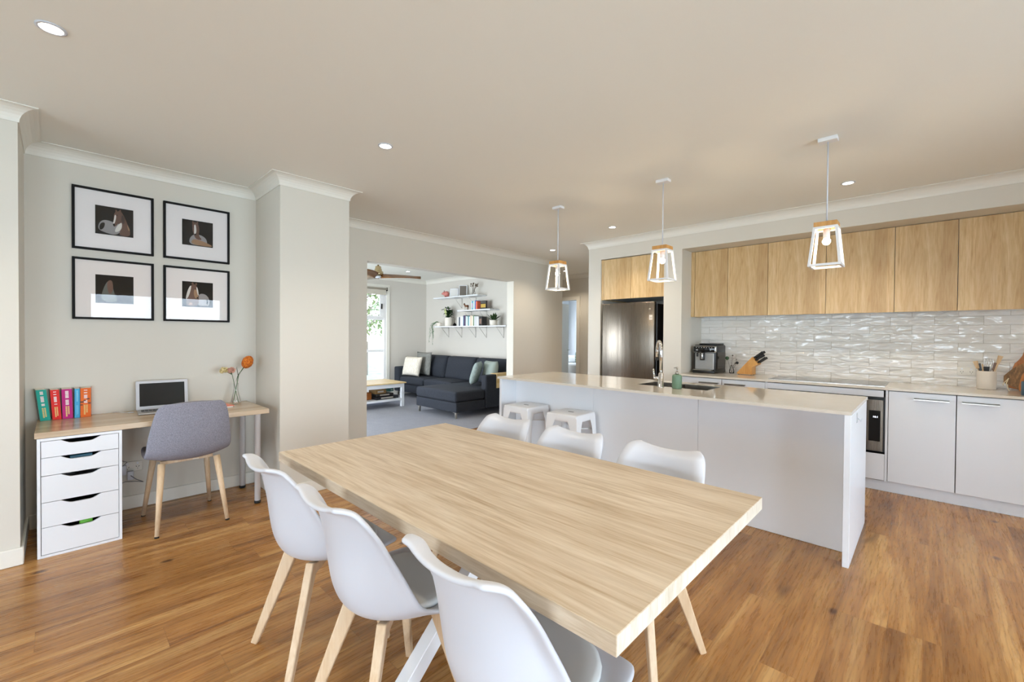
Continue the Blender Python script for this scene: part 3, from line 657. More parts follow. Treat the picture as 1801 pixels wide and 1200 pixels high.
# chopping boards leaning against wall at the right
def board(name, label, loc, rotz, lean, outline, th, m, extra=None):
    t = thing(name, label, 'chopping board', loc, rotz)
    b = MB(); vs = b.prism(outline, 'y', -th/2, th/2, m)
    bmesh.ops.bevel(b.bm, geom=b.bm.edges[:], offset=0.003, segments=2, profile=0.5, affect='EDGES')
    rot = Matrix.Rotation(-lean, 4, 'X')
    bmesh.ops.transform(b.bm, matrix=rot, verts=b.bm.verts[:])
    zmin = min(v.co.z for v in b.bm.verts); bmesh.ops.translate(b.bm, vec=(0, 0, -zmin), verts=b.bm.verts[:])
    b.obj('board', t)
    if extra: extra(t)
    return t
def oval(cx, cz, rx, rz, a0=0, a1=360, n=28): return [(cx+rx*math.cos(math.radians(a0+(a1-a0)*i/n)), cz+rz*math.sin(math.radians(a0+(a1-a0)*i/n))) for i in range(n)]
ol = [(-0.10, 0.0), (0.10, 0.0), (0.135, 0.04), (0.14, 0.14), (0.12, 0.21), (0.06, 0.25), (0.035, 0.28), (0.03, 0.40), (-0.03, 0.40), (-0.035, 0.28), (-0.06, 0.25), (-0.12, 0.21), (-0.14, 0.14), (-0.135, 0.04)]
def rot2(pts, a): return [(x*math.cos(a)-z*math.sin(a), x*math.sin(a)+z*math.cos(a)) for x, z in pts]
board('chopping_board', 'paddle board of lighter wood, its handle rising at the right edge behind the dark board', (0.525, 5.515, 0.9015), 0.0, 0.10, rot2([(x*0.36, z) for x, z in ol], -0.20), 0.018, M_acacia)
def cord(t):
    b = MB(); b.tube([(-0.03, -0.115, 0.11), (-0.04, -0.125, 0.07), (-0.03, -0.13, 0.03), (-0.02, -0.135, 0.008)], 0.003, principled('twine', hx('d8c6a2'), 0.9), 6); b.tube([(-0.03, -0.112, 0.11), (-0.06, -0.12, 0.06), (-0.055, -0.125, 0.05)], 0.003, principled('twine2', hx('d8c6a2'), 0.9), 6); b.obj('twine_loop', t)
ov = [(-0.085, 0.0), (0.04, 0.0), (0.10, 0.09), (0.10, 0.20), (0.06, 0.245), (0.0, 0.25), (-0.06, 0.20), (-0.10, 0.11), (-0.11, 0.04)]
board('chopping_board', 'dark olive wood board with twine loop leaning by the crock', (0.528, 5.34, 0.9015), -0.30, 0.28, rot2([(x*1.12, z*1.2) for x, z in ov], -0.48), 0.022, M_board, cord)
rd = [(-0.03, 0.0), (0.03, 0.0), (0.045, 0.03), (0.05, 0.12), (0.10, 0.2), (0.08, 0.26), (0.0, 0.27), (-0.05, 0.22), (-0.06, 0.12), (-0.045, 0.03)]
board('chopping_board', 'orange-toned serving board at the right edge in front of the dark board', (0.545, 5.19, 0.9015), -0.65, 0.18, rot2(rd, -0.25), 0.02, M_acacia)
b = MB(); b.lathe([(0.045, 0), (0.048, 0.004), (0.048, 0.10), (0.045, 0.104), (0.042, 0.10), (0.042, 0.01), (0.0001, 0.01)], principled('slate_blue', hx('47606e'), 0.5)); tag(b.obj('blue_jar', None, (0.558, 5.035, 0.9005)), 'dull blue jar cut off at the right edge of the benchtop', 'jar')

# fridge
t = thing('fridge', 'tall stainless fridge in the recess under the oak cabinets', 'fridge', (-2.72, 5.33, 0.0))
M_fside = principled('fridge_side', hx('26221f'), 0.3, 0.4)
b = MB(); b.box(-0.375, 0.345, -0.32, 0.36, 0.04, 1.725, M_fside, 0.004, 1); b.box(0.3455, 0.40, -0.16, 0.36, 0.1, 1.70, M_black, 0.02, 2); b.obj('cabinet_body', t)
b = MB(); b.box(-0.378, 0.340, -0.385, -0.322, 0.73, 1.745, M_steel, 0.008, 2); d = b.obj('door', t)
b = MB(); b.box(0.277, 0.317, -0.3865, -0.3855, 1.525, 1.585, principled('sticker', hx('e8dfd2'), 0.5)); b.text('10', 0.03, Matrix.Translation((0.297, -0.387, 1.547)) @ Matrix.Rotation(PI/2, 4, 'X'), principled('sticker_ink', hx('6b5a50'), 0.5)); b.obj('sticker', d, label='small white warranty sticker reading 10')
b = MB(); b.lathe([(0.0001, 0), (0.012, 0), (0.012, 0.002), (0.0001, 0.002)], principled('badge', hx('b9b0a0'), 0.3, 0.6), seg=18); bmesh.ops.transform(b.bm, matrix=Matrix.Translation((0.283, -0.3855, 1.655)) @ Matrix.Rotation(PI/2, 4, 'X'), verts=b.bm.verts[:]); b.obj('badge', d)
b = MB(); b.box(-0.378, 0.340, -0.385, -0.322, 0.06, 0.72, M_steel, 0.008, 2); b.obj('freezer_drawer', t)
b = MB(); b.box(-0.34, 0.30, -0.30, 0.30, 0.0, 0.04, M_black); b.obj('feet', t)

# ------------------------------------------------------------------ island
IX0, IX1, IY0, IY1 = -3.19, -0.310, 3.115, 4.03
t = thing('kitchen_island', 'long white kitchen island with panelled back and end panels', 'island', (-1.75, 3.6, 0))
ox, oy = 1.75, -3.6
def ib(*a): return (a[0]+ox, a[1]+ox, a[2]+oy, a[3]+oy, a[4], a[5])
b = MB(); b.box(*ib(-0.343, -0.312, 3.122, 3.985, 0.001, 0.879), M_white, 0.001, 1); b.obj('end_panel', t)
b = MB(); b.box(*ib(-3.165, -3.133, 3.122, 3.985, 0.001, 0.879), M_white, 0.001, 1); b.obj('end_panel', t)
jx = [-3.132, -2.172, -1.246, -0.344]
for k in range(3):
    b = MB(); b.box(*ib(jx[k]+0.0012, jx[k+1]-0.0012, 3.333, 3.351, 0.002, 0.878), M_white, 0.001, 1); b.obj('back_panel', t)
b = MB(); b.box(*ib(-3.132, -0.344, 3.353, 3.40, 0.002, 0.878), M_whitegap); b.box(*ib(-3.132, -0.344, 3.40, 3.96, 0.10, 0.66), M_whitegap); b.obj('carcass', t)
for k in range(5):
    x0 = -3.13+k*0.557; b = MB(); b.box(*ib(x0+0.002, x0+0.555, 3.962, 3.98, 0.10, 0.872), M_white, 0.001, 1); b.obj('door', t)
# top with sink cut-outs
def slab(b, xs, ys, z0, z1, holes, m):
    for i in range(len(xs)-1):
        for j in range(len(ys)-1):
            if (i, j) in holes: continue
            b.box(xs[i], xs[i+1], ys[j], ys[j+1], z0, z1, m)
    bmesh.ops.remove_doubles(b.bm, verts=b.bm.verts[:], dist=1e-5)
    cnt = {}
    for f in b.bm.faces[:]:
        k = tuple(sorted(v.index for v in f.verts)); cnt.setdefault(k, []).append(f)
b = MB()
SX = (-1.86, -1.60, -1.58, -1.255); SY = (3.53, 3.90)
xs = [IX0, SX[0], SX[1], SX[2], SX[3], IX1]; ys = [IY0, SY[0], SY[1], IY1]
# four strips plus a bridge between the bowls, butt-joined
b.box(IX0, SX[0], IY0, IY1, 0.880, 0.900, M_quartz); b.box(SX[3], IX1, IY0, IY1, 0.880, 0.900, M_quartz)
b.box(SX[0], SX[3], IY0, SY[0], 0.880, 0.900, M_quartz); b.box(SX[0], SX[3], SY[1], IY1, 0.880, 0.900, M_quartz)
bmesh.ops.remove_doubles(b.bm, verts=b.bm.verts[:], dist=1e-5)
tag(b.obj('island_benchtop', recalc=True), 'cream stone benchtop on the island with a sink cut-out', 'benchtop')
t = thing('kitchen_sink', 'stainless double bowl undermount sink in the island benchtop', 'sink', (0, 0, 0))
def bowl(x0, x1, y0, y1, zb, zt):
    b = MB(); e = 0.004
    b.box(x0, x1, y0, y1, zb-e, zb, M_sinksteel); b.box(x0-e, x0, y0-e, y1+e, zb-e, zt, M_sinksteel); b.box(x1, x1+e, y0-e, y1+e, zb-e, zt, M_sinksteel)
    b.box(x0, x1, y0-e, y0, zb-e, zt, M_sinksteel); b.box(x0, x1, y1, y1+e, zb-e, zt, M_sinksteel)
    o = b.obj('bowl', t); q = MB(); q.lathe([(0.0001, 0), (0.038, 0), (0.038, 0.003), (0.0001, 0.003)], M_chrome, ((x0+x1)/2, (y0+y1)/2, zb)); q.obj('drain', o)
bowl(SX[0]+0.005, SX[1]-0.005, SY[0]+0.005, SY[1]-0.005, 0.68, 0.896)
bowl(SX[2]+0.005, SX[3]-0.005, SY[0]+0.005, SY[1]-0.005, 0.68, 0.896)
t = thing('kitchen_tap', 'tall chrome gooseneck tap standing by the island sink', 'tap', (-1.598, 3.455, 0.9005))
b = MB(); b.lathe([(0.026, 0), (0.026, 0.004), (0.022, 0.008), (0.021, 0.115), (0.0125, 0.122)], M_chrome)
pts = [(0, 0, 0.12), (0, 0, 0.30)]
dx, dy = -0.62, 0.78
for k in range(1, 10):
    a = PI*k/9; r_ = 0.045+0.025; pts.append((dx*r_*(1-math.cos(a)), dy*r_*(1-math.cos(a)), 0.30+r_*1.15*math.sin(a)))
e = pts[-1]; pts.append((e[0], e[1], 0.235)); b.tube(pts, 0.0125, M_chrome, 14); b.obj('spout', t)
b = MB(); b.tube([(e[0], e[1], 0.24), (e[0], e[1], 0.215)], 0.015, M_black, 12); b.obj('nozzle', t)
b = MB(); b.tube([(0, 0, 0.075), (-0.055, 0.0, 0.075)], 0.013, M_chrome, 12); b.tube([(-0.055, 0.0, 0.070), (-0.066, 0.0, 0.15)], [0.009, 0.006], M_chrome, 10); b.obj('lever', t)
t = thing('soap_dispenser', 'sage green ceramic soap pump bottle beside the tap', 'soap dispenser', (-1.472, 3.478, 0.9005))
b = MB(); b.lathe([(0.034, 0), (0.038, 0.004), (0.038, 0.098), (0.034, 0.110), (0.016, 0.116)], M_sagecer, seg=32); b.obj('bottle', t)
b = MB(); b.lathe([(0.015, 0.116), (0.015, 0.132), (0.006, 0.137), (0.006, 0.162), (0.011, 0.164), (0.011, 0.176), (0.0001, 0.177)], M_brushed, seg=18); b.tube([(0, 0, 0.170), (-0.03, 0.012, 0.166)], 0.004, M_brushed, 8); b.obj('pump', t)
t = thing('adhesive_hook', 'small clear hook stuck on the right end panel of the island', 'hook', (-0.3115, 3.40, 0.80))
b = MB(); b.box(0.0, 0.003, -0.015, 0.015, 0.0, 0.06, principled('clear_plastic', hx('dedede'), 0.1, 0, Alpha=0.5), 0.001, 1); b.obj('plate', t)
b = MB(); b.tube([(0.003, 0, 0.03), (0.02, 0, 0.012), (0.025, 0, 0.03)], 0.003, M_plastic, 8); b.obj('hook_arm', t)

# ------------------------------------------------------------------ pendants
def pendant(x, y, label, first=None):
    if first: return dup(first, (x, y, CE), 0, label)
    t = thing('pendant_lamp', label, 'lamp', (x, y, CE), 0, 'pendant lamps over the island')
    b = MB(); b.box(-0.050, 0.050, -0.032, 0.032, -0.024, -0.0005, M_wmetal, 0.002, 1); b.obj('canopy', t)
    b = MB(); b.tube([(0, 0, -0.024), (0, 0, -0.53)], 0.0042, M_plastic, 8); b.obj('rod', t)
    z0, z1, z2 = -0.80, -0.565, -0.53; a, c = 0.078, 0.056; w_ = 0.014
    b = MB(); b.box(-c-0.004, c+0.004, -c-0.004, c+0.004, z1+0.004, z2, M_bamboo, 0.002, 1); b.obj('wooden_cap', t)
    b = MB()
    for s1 in (-1, 1):
        for s2 in (-1, 1): b.bar((s1*a, s2*a, z0), (s1*c, s2*c, z1), w_, w_, M_wmetal)
    for r_, z in ((a, z0), (c, z1-0.002)):
        for s_ in (-1, 1):
            b.box(-r_-w_/2, r_+w_/2, s_*r_-w_/2, s_*r_+w_/2, z-w_/2, z+w_/2, M_wmetal); b.box(s_*r_-w_/2, s_*r_+w_/2, -r_+w_/2, r_-w_/2, z-w_/2, z+w_/2, M_wmetal)
    b.obj('frame', t)
    b = MB(); b.lathe([(0.018, z1-0.062), (0.018, z1-0.004)], M_plastic); b.obj('socket', t)
    b = MB(); b.ball((0, 0, z1-0.082), 0.0225, M_bulb); b.obj('bulb', t)
    return t
PX = [(-0.472, 3.345), (-1.549, 3.35), (-2.612, 3.36)]
p0 = pendant(*PX[0], 'open white frame pendant lamp with wooden cap, nearest and rightmost')
pendant(*PX[1], 'open white frame pendant lamp with wooden cap, middle one above the tap', p0)
pendant(*PX[2], 'open white frame pendant lamp with wooden cap, farthest, over the left island end', p0)
for x, y in PX:
    l = bpy.data.lights.new('pendant_light', 'POINT'); l.energy = 1.7; l.color = (1.0, 0.78, 0.52); l.shadow_soft_size = 0.03
    o = bpy.data.objects.new('pendant_light', l); COL.objects.link(o); o.location = (x, y, CE-0.70)

# ------------------------------------------------------------------ downlights
DL = [(-2.629, -0.017, 'round ceiling downlight nearest the camera, top left of the photo'), (-2.621, 1.506, 'round ceiling downlight above the dining table'), (-0.486, 4.41, 'round ceiling downlight right of the nearest pendant'),
      (-2.635, 4.398, 'round ceiling downlight in front of the fridge cabinets'), (-3.975, 4.989, 'round ceiling downlight just left of the farthest pendant rod'), (-5.055, 6.74, 'round ceiling downlight in the hallway'), (-7.447, 4.786, 'round ceiling downlight in the living room beside the fan'),
      (-0.5, -0.02, 'round downlight'), (-0.5, 1.5, 'round downlight'), (1.6, 4.41, 'round downlight'), (1.5, 1.5, 'round downlight'), (1.5, -1.5, 'round downlight')]
t0 = None
for i, (x, y, lab) in enumerate(DL):
    if i < 7:
        if t0 is None:
            t0 = thing('downlight', lab, 'ceiling light', (x, y, CE), 0, 'ceiling downlights')
            b = MB(); b.lathe([(0.037, -0.001), (0.048, -0.001), (0.048, -0.004), (0.037, -0.006), (0.037, -0.001)], M_plastic, seg=32, caps=(False, False)); b.obj('trim_ring', t0)
            b = MB(); b.lathe([(0.0001, -0.003), (0.0365, -0.003)], M_led, seg=32, caps=(False, False)); b.obj('lens', t0)
        else: dup(t0, (x, y, CE), 0, lab)
    l = bpy.data.lights.new('downlight_beam', 'SPOT'); l.energy = 20 if i != 6 else 8; l.color = (1.0, 0.87, 0.70); l.spot_size = math.radians(125); l.spot_blend = 0.8; l.shadow_soft_size = 0.035
    o = bpy.data.objects.new('downlight_beam', l); COL.objects.link(o); o.location = (x, y, CE-0.045)

# ================================================================== DINING
TX0, TX1, TY0, TY1 = -2.217, -0.413, 0.720, 1.705
t = thing('dining_table', 'large rectangular light oak dining table with white metal legs', 'table', (-1.315, 1.2125, 0))
b = MB()
hx_, hy_ = (TX1-TX0)/2, (TY1-TY0)/2
b.box(-hx_, hx_, -hy_, hy_, 0.717, 0.760, M_oak, 0.0015, 1)
i_end = b.mi(M_oakend)
for f in b.bm.faces:
    if abs(f.normal.x) > 0.9 and f.calc_area() > 0.01: f.material_index = i_end
b.obj('tabletop', t)
b = MB(); b.box(-0.60, 0.60, -0.03, 0.03, 0.703, 0.7165, M_wmetal, 0.001, 1); b.box(-0.105, -0.025, -0.42, 0.42, 0.6975, 0.7025, M_wmetal, 0.001, 1); b.obj('underframe', t)
for q in (-1, 1):
    b = MB(); b.bar((-0.060, q*0.358, 0.001), (-0.060, -q*0.358, 0.697), 0.058, 0.058, M_wmetal, 0.003, side=(1, 0, 0)); b.obj('leg', t)

# shell chair ------------------------------------------------------
def catmull(P, s):
    n = len(P)-1; x = s*n; i = min(int(x), n-1); u = x-i
    p0 = P[max(i-1, 0)]; p1 = P[i]; p2 = P[i+1]; p3 = P[min(i+2, n)]
    return tuple(0.5*((2*p1[k])+(-p0[k]+p2[k])*u+(2*p0[k]-5*p1[k]+4*p2[k]-p3[k])*u*u+(-p0[k]+3*p1[k]-3*p2[k]+p3[k])*u**3) for k in range(len(p1)))
# rows: y, z, halfwidth, edge forward(+y), edge up(+z)
SH = [(0.235, 0.398, 0.155, -0.007, 0.006), (0.222, 0.422, 0.198, -0.002, 0.004), (0.180, 0.428, 0.220, 0.005, 0.006), (0.110, 0.420, 0.229, 0.030, 0.014), (0.040, 0.410, 0.232, 0.060, 0.026), (-0.040, 0.402, 0.232, 0.095, 0.040), (-0.110, 0.407, 0.230, 0.122, 0.048), (-0.165, 0.440, 0.226, 0.135, 0.042), (-0.195, 0.505, 0.218, 0.137, 0.030), (-0.208, 0.580, 0.210, 0.120, 0.020), (-0.216, 0.650, 0.201, 0.098, 0.010), (-0.226, 0.710, 0.192, 0.076, 0.012), (-0.236, 0.760, 0.181, 0.048, 0.016), (-0.246, 0.790, 0.164, 0.024, 0.022), (-0.256, 0.802, 0.130, 0.012, 0.020)]
def shell_fn(s, tt):
    y, z, hw, ef, eu = catmull(SH, s); a = abs(tt); e = a**2.2
    x = tt*hw
    yy, zz = y+ef*e, z+eu*e
    # rolled lip round the rim
    if a > 0.9:
        k = (a-0.9)/0.1; q = max(0.0, min(1.0, (s-0.3)/0.5)); x += math.copysign((0.006+0.008*q)*k, tt); yy -= 0.026*k*q*(1-0.7*max(0.0, min(1.0, (s-0.88)/0.12))); zz -= 0.004*k*(1-q)
    if s > 0.92: k = (s-0.92)/0.08; yy -= 0.034*k; zz += 0.002*k
    return Vector((x, yy, zz))
def make_chair():
    t = thing('dining_chair', '', 'chair', (0, 0, 0), 0, 'white shell dining chairs')
    b = MB(); b.grid(lambda u, v: shell_fn(u, v*2-1), 44, 31, M_plastic); b.obj('shell', t, solid=0.015, off=0.0, subsurf=1)
    # seat pad
    b = MB(); n = 30; M_ = 12; top = []; 
    def pad(rr, ang, up_):
        c, s_ = math.cos(ang), math.sin(ang); k = 1/((abs(c)**3.0+abs(s_)**3.0)**(1/3.0))
        px_, py_ = rr*c*k, rr*s_*k
        yy = 0.030+py_*0.165; hw = 0.186-0.022*max(0, py_)-0.020*max(0, -py_); xx = px_*hw
        best = None
        for q in range(6, 50):
            u = q/90; t_ = xx/catmull(SH, u)[2]; p = shell_fn(u, t_); dd = abs(p.y-yy)
            if best is None or dd < best[0]: best = (dd, p.z)
        return Vector((xx, yy, best[1]+up_))
    rings = [(1.0, 0.008), (1.02, 0.016), (1.0, 0.026), (0.93, 0.032), (0.75, 0.036), (0.45, 0.037), (0.15, 0.037)]
    R = [[b.bm.verts.new(pad(r_, 2*PI*k/n, u_)) for k in range(n)] for r_, u_ in rings]; fs = []
    for i in range(len(R)-1):
        for k in range(n): fs.append(b.bm.faces.new((R[i][k], R[i][(k+1) % n], R[i+1][(k+1) % n], R[i+1][k])))
    fs.append(b.bm.faces.new(R[-1])); fs.append(b.bm.faces.new(R[0][::-1])); b._fin(fs, M_pad, True); b.obj('seat_pad', t, label='grey padded seat cushion')
    # timber base: two crossing rails and four tapered legs
    b = MB()
    b.bar((-0.10, -0.10, 0.372), (0.10, 0.10, 0.372), 0.026, 0.036, M_leg, 0.003, side=(1, -1, 0)); b.bar((-0.10, 0.10, 0.372), (0.10, -0.10, 0.372), 0.026, 0.036, M_leg, 0.003, side=(1, 1, 0))
    b.lathe([(0.0001, 0.389), (0.06, 0.389), (0.06, 0.394), (0.0001, 0.394)], M_black, seg=24); b.obj('cross_rail', t)
    for sx_ in (-1, 1):
        for sy_, fy in ((-1, -0.225), (1, 0.185)):
            b = MB(); top = Vector((sx_*0.098, sy_*0.098, 0.404)); ft = Vector((sx_*0.188, fy, 0.0)); k1 = top.lerp(ft, 0.18)
            b.bar(ft+Vector((0, 0, 0.001)), top, (0.028, 0.056), (0.026, 0.032), M_leg, 0.005, side=(sx_, sy_, 0)); b.obj('leg', t)
    return t
c0 = make_chair()
def place(o, x, y, rz, label): o.location = (x, y, 0); o.rotation_euler = (0, 0, rz); o['label'] = label
place(c0, -1.872, 0.800, 0.0, 'white shell dining chair on the camera side of the table, farthest left')
dup(c0, (-1.340, 0.812, 0), 0.0, 'white shell dining chair on the camera side, middle of the three')
dup(c0, (-0.770, 0.855, 0), 0.0, 'white shell dining chair at the bottom of the photo, nearest the camera')
dup(c0, (-1.835, 1.640, 0), PI, 'white shell dining chair behind the table, leftmost, in front of the left stool')
dup(c0, (-1.337, 1.625, 0), PI-0.01, 'white shell dining chair behind the table, middle, in front of the right stool')
dup(c0, (-0.858, 1.640, 0), PI-0.03, 'white shell dining chair behind the table, rightmost, against the bare island panel')

# metal stools ------------------------------------------------------
def stool(x, y, rz, label, first=None):
    if first: return dup(first, (x, y, 0), rz, label)
    t = thing('metal_stool', label, 'stool', (x, y, 0), rz, 'white metal stools at the island')
    b = MB(); b.box(-0.155, 0.155, -0.155, 0.155, 0.585, 0.650, M_wmetal, 0.012, 4)
    b.box(-0.028, 0.028, -0.008, 0.008, 0.6495, 0.6508, M_frame); b.obj('seat', t)
    for sx_ in (-1, 1):
        for sy_ in (-1, 1):
            b = MB(); tp = Vector((sx_*0.1535, sy_*0.1535, 0.625)); ft = Vector((sx_*0.183, sy_*0.183, 0.012))
            # folded angle-section leg: two tapering blades meeting at the outer corner
            for ax in (0, 1):
                A = tp.copy(); B = ft.copy(); ia = Vector((-sx_, 0, 0)) if ax == 0 else Vector((0, -sy_, 0)); ot = Vector((0, sy_*0.0015, 0)) if ax == 0 else Vector((sx_*0.0015, 0, 0))
                q = [A, A+ia*0.100, A+ia*0.066+(ft-tp)*0.16, B+ia*0.035, B]
                V = [b.bm.verts.new(p+ot) for p in q]; W = [b.bm.verts.new(p-ot) for p in q]; n = 5
                b._fin([b.bm.faces.new(V), b.bm.faces.new(W[::-1])]+[b.bm.faces.new((V[i], W[i], W[(i+1) % n], V[(i+1) % n])) for i in range(n)], M_wmetal)
            lg = b.obj('leg', t); q = MB(); q.box(ft.x-0.022 if sx_ > 0 else ft.x-0.004, ft.x+0.004 if sx_ > 0 else ft.x+0.022, ft.y-0.022 if sy_ > 0 else ft.y-0.004, ft.y+0.004 if sy_ > 0 else ft.y+0.022, 0.0, 0.016, M_rubber); q.obj('rubber_foot', lg)
    b = MB()
    for z, e in ((0.22, 0.162), (0.50, 0.142)):
        b.tube([(-e, -e, z), (e, e, z)], 0.005, M_wmetal, 8); b.tube([(-e, e, z+0.012), (e, -e, z+0.012)], 0.005, M_wmetal, 8)
    b.obj('cross_brace', t); return t
s0 = stool(-2.815, 3.145, 0.0, 'white metal stool at the island, left one nearer the living room')
stool(-2.275, 3.135, 0.06, 'white metal stool at the island, right one nearer the table', s0)

# ================================================================== DESK ALCOVE
DY0, DY1, DX0, DX1 = -0.10, 1.135, -4.295, -3.707
t = thing('desk', 'pale oak desk board resting on white drawers and round white legs', 'desk', (-4.0, 0.52, 0.0))
b = MB(); b.box(DX0+4.0, DX1+4.0, DY0-0.52, DY1-0.52, 0.701, 0.735, M_desk, 0.0015, 1); b.obj('desktop', t)
for x, y in ((-3.765, 1.070), (-4.225, 1.085)):
    b = MB(); b.lathe([(0.030, 0.699), (0.030, 0.694), (0.021, 0.692), (0.021, 0.022)], M_wmetal, (x+4.0, y-0.52, 0), 22); lg = b.obj('leg', t)
    b = MB(); b.lathe([(0.019, 0.0), (0.023, 0.004), (0.023, 0.021), (0.019, 0.022)], M_rubber, (x+4.0, y-0.52, 0), 20); b.obj('foot', lg)
# drawer unit
t = thing('drawer_pedestal', 'white five-drawer unit under the left end of the desk', 'drawers', (-3.99, 0.0935, 0.0))
x0, x1, y0, y1 = -0.285, 0.287, -0.1838, 0.1838; th = 0.0145
b = MB(); b.box(x0, x1, y0, y0+th, 0.001, 0.6995, M_white, 0.001, 1); b.box(x0, x1, y1-th, y1, 0.001, 0.6995, M_white, 0.001, 1); b.box(x0, x1, y0+th, y1-th, 0.684, 0.6995, M_white); b.box(x0, x1, y0+th, y1-th, 0.001, 0.016, M_white); b.box(x0, x0+0.01, y0+th, y1-th, 0.016, 0.684, M_white); b.obj('carcass', t)
zs = [0.6825, 0.585, 0.4795, 0.323, 0.1765, 0.018]
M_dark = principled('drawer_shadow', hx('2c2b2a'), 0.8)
for k in range(5):
    zt, zb = zs[k]-0.0015, zs[k+1]+0.0015; yl, yr = y0+th+0.0025, y1-th-0.0025
    nt = []
    for q in range(15):
        u = q/14; nt.append((-0.088+0.176*u, zt-0.023*min(1, math.sin(PI*u)*1.45)))
    pts = [(yl, zb), (yr, zb), (yr, zt)]+nt[::-1]+[(yl, zt)]
    b = MB(); b.prism(pts, 'x', x1-0.016, x1-0.002, M_white)
    d = b.obj('drawer', t)
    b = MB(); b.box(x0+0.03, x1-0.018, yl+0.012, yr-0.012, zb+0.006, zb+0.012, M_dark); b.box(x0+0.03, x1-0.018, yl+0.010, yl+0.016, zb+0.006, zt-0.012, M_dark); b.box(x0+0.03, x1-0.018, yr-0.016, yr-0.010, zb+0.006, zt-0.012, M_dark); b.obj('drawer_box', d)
    if k == 4:
        b = MB(); b.box(x1-0.12, x1-0.035, -0.01, 0.05, zb+0.013, zt-0.006, principled('lime_green', hx('6cc02a'), 0.5), 0.006, 2); tag(b.obj('green_packet', None, t.location), 'bright green packet inside the bottom desk drawer', 'packet')
    if k == 1:
        b = MB(); b.box(x1-0.12, x1-0.03, -0.05, 0.05, zb+0.013, zt-0.010, principled('teal_box', hx('2a5c6e'), 0.5), 0.003, 1); tag(b.obj('blue_box', None, t.location), 'blue box inside the second drawer from the top', 'box')
# books on desk
def text_spine(b, x, yc, z0, z1, wd, m1, m2, seed, two=False):
    # blurred spine lettering: rows of small strokes running down the spine
    random.seed(seed); z = z1-0.012
    while z > z0+0.1:
        h = random.uniform(0.004, 0.008); b.box(x, x+0.0004, yc-wd*0.5, yc+wd*0.5, z-h, z, m1); z -= h+0.0016
        if random.random() < 0.18: z -= 0.010
    z = z0+0.085
    while z > z0+0.02:
        h = random.uniform(0.003, 0.006); b.box(x, x+0.0004, yc-wd*0.55, yc-wd*0.05, z-h, z, m2); z -= h+0.0014
    z = z0+0.085
    while z > z0+0.03:
        h = random.uniform(0.003, 0.006); b.box(x, x+0.0004, yc+wd*0.15, yc+wd*0.6, z-h, z, m2); z -= h+0.0014
M_wtx = principled('spine_text_pale', hx('f2dfe0'), 0.5); M_ytx = principled('spine_text_gold', hx('e8c878'), 0.5)
books = [('teal', 'thick teal paperback at the left end of the row on the desk', '08a595', 0.047, 0.205, 0.0, 0.13, '0c5a3c'),
         ('red', 'red paperback between the teal and magenta books on the desk', 'e01808', 0.042, 0.200, 0.06, 0.05, '2a0808'),
         ('magenta', 'thick magenta paperback in the middle of the row on the desk', 'c0087c', 0.050, 0.200, 0.115, 0.03, '3a0a2c'),
         ('lightblue', 'thin light blue paperback in the row on the desk', '3fa8d8', 0.026, 0.198, 0.17, 0.0, '10243c'),
         ('orange', 'orange paperback with dark artwork at the right end of the row', 'e86a04', 0.052, 0.200, 0.20, -0.02, 'd8601a')]
yb = -0.068
for i, (nm, lab, c, wd, hh, yo, lean, cover) in enumerate(books):
    lean = [0.10, 0.06, 0.025, 0.0, 0.0][i]
    ys = [-0.062, -0.009, 0.041, 0.086, 0.1275][i]
    t = thing('paperback', lab, 'book', (-4.195, ys, 0.736), [0.10, 0.05, 0.03, 0.02, -0.06][i], 'paperbacks on the desk')
    msp = principled('spine_'+nm, hx(c), 0.6); mcv = principled('cover_'+nm, hx(cover), 0.35)
    D = 0.13
    def sh(vs):
        for v in vs: v.co.y -= (v.co.z)*math.tan(lean)
    b = MB(); b.box(-D, 0.0, -wd/2, wd/2, 0, hh, mcv, 0.0, 1); b.box(0.0, 0.0012, -wd/2, wd/2, 0, hh, msp); sh(b.bm.verts)
    if i == 4:
        b.box(-0.10, -0.01, wd/2, wd/2+0.0006, 0.05, 0.16, principled('cover_art', hx('a88a70'), 0.5))
    b.obj('cover', t)
    b = MB(); b.box(-D+0.001, -0.002, -wd/2+0.0015, wd/2-0.0015, 0.001, hh+0.0008, M_paper); sh(b.bm.verts); b.obj('pages', t)
    b = MB()
    if i != 3: text_spine(b, 0.0013, 0, 0, hh, wd*0.32, M_wtx, M_ytx, i+3)
    else:
        text_spine(b, 0.0013, 0, 0, hh, wd*0.3, principled('pale_blue_tx', hx('8fd4ee'), 0.5), principled('pale_blue_tx2', hx('7ac8ea'), 0.5), 8)
    if i == 4:
        dk = principled('art_dark', hx('5a2a10'), 0.5)
        for (y_, z_, r_) in ((-0.018, 0.105, 0.008), (0.012, 0.125, 0.007), (0.018, 0.095, 0.007), (-0.005, 0.115, 0.006), (-0.02, 0.085, 0.006)):
            b.lathe([(0.0001, 0), (r_, 0)], dk, seg=9) if False else b.box(0.0013, 0.0018, y_-r_, y_+r_, z_-r_*0.6, z_+r_*0.6, dk)
    sh(b.bm.verts); b.obj('spine_lettering', t)
# laptop
t = thing('laptop', 'small white laptop open on the desk, black screen', 'laptop', (-4.10, 0.54, 0.736), PI/2-0.06)
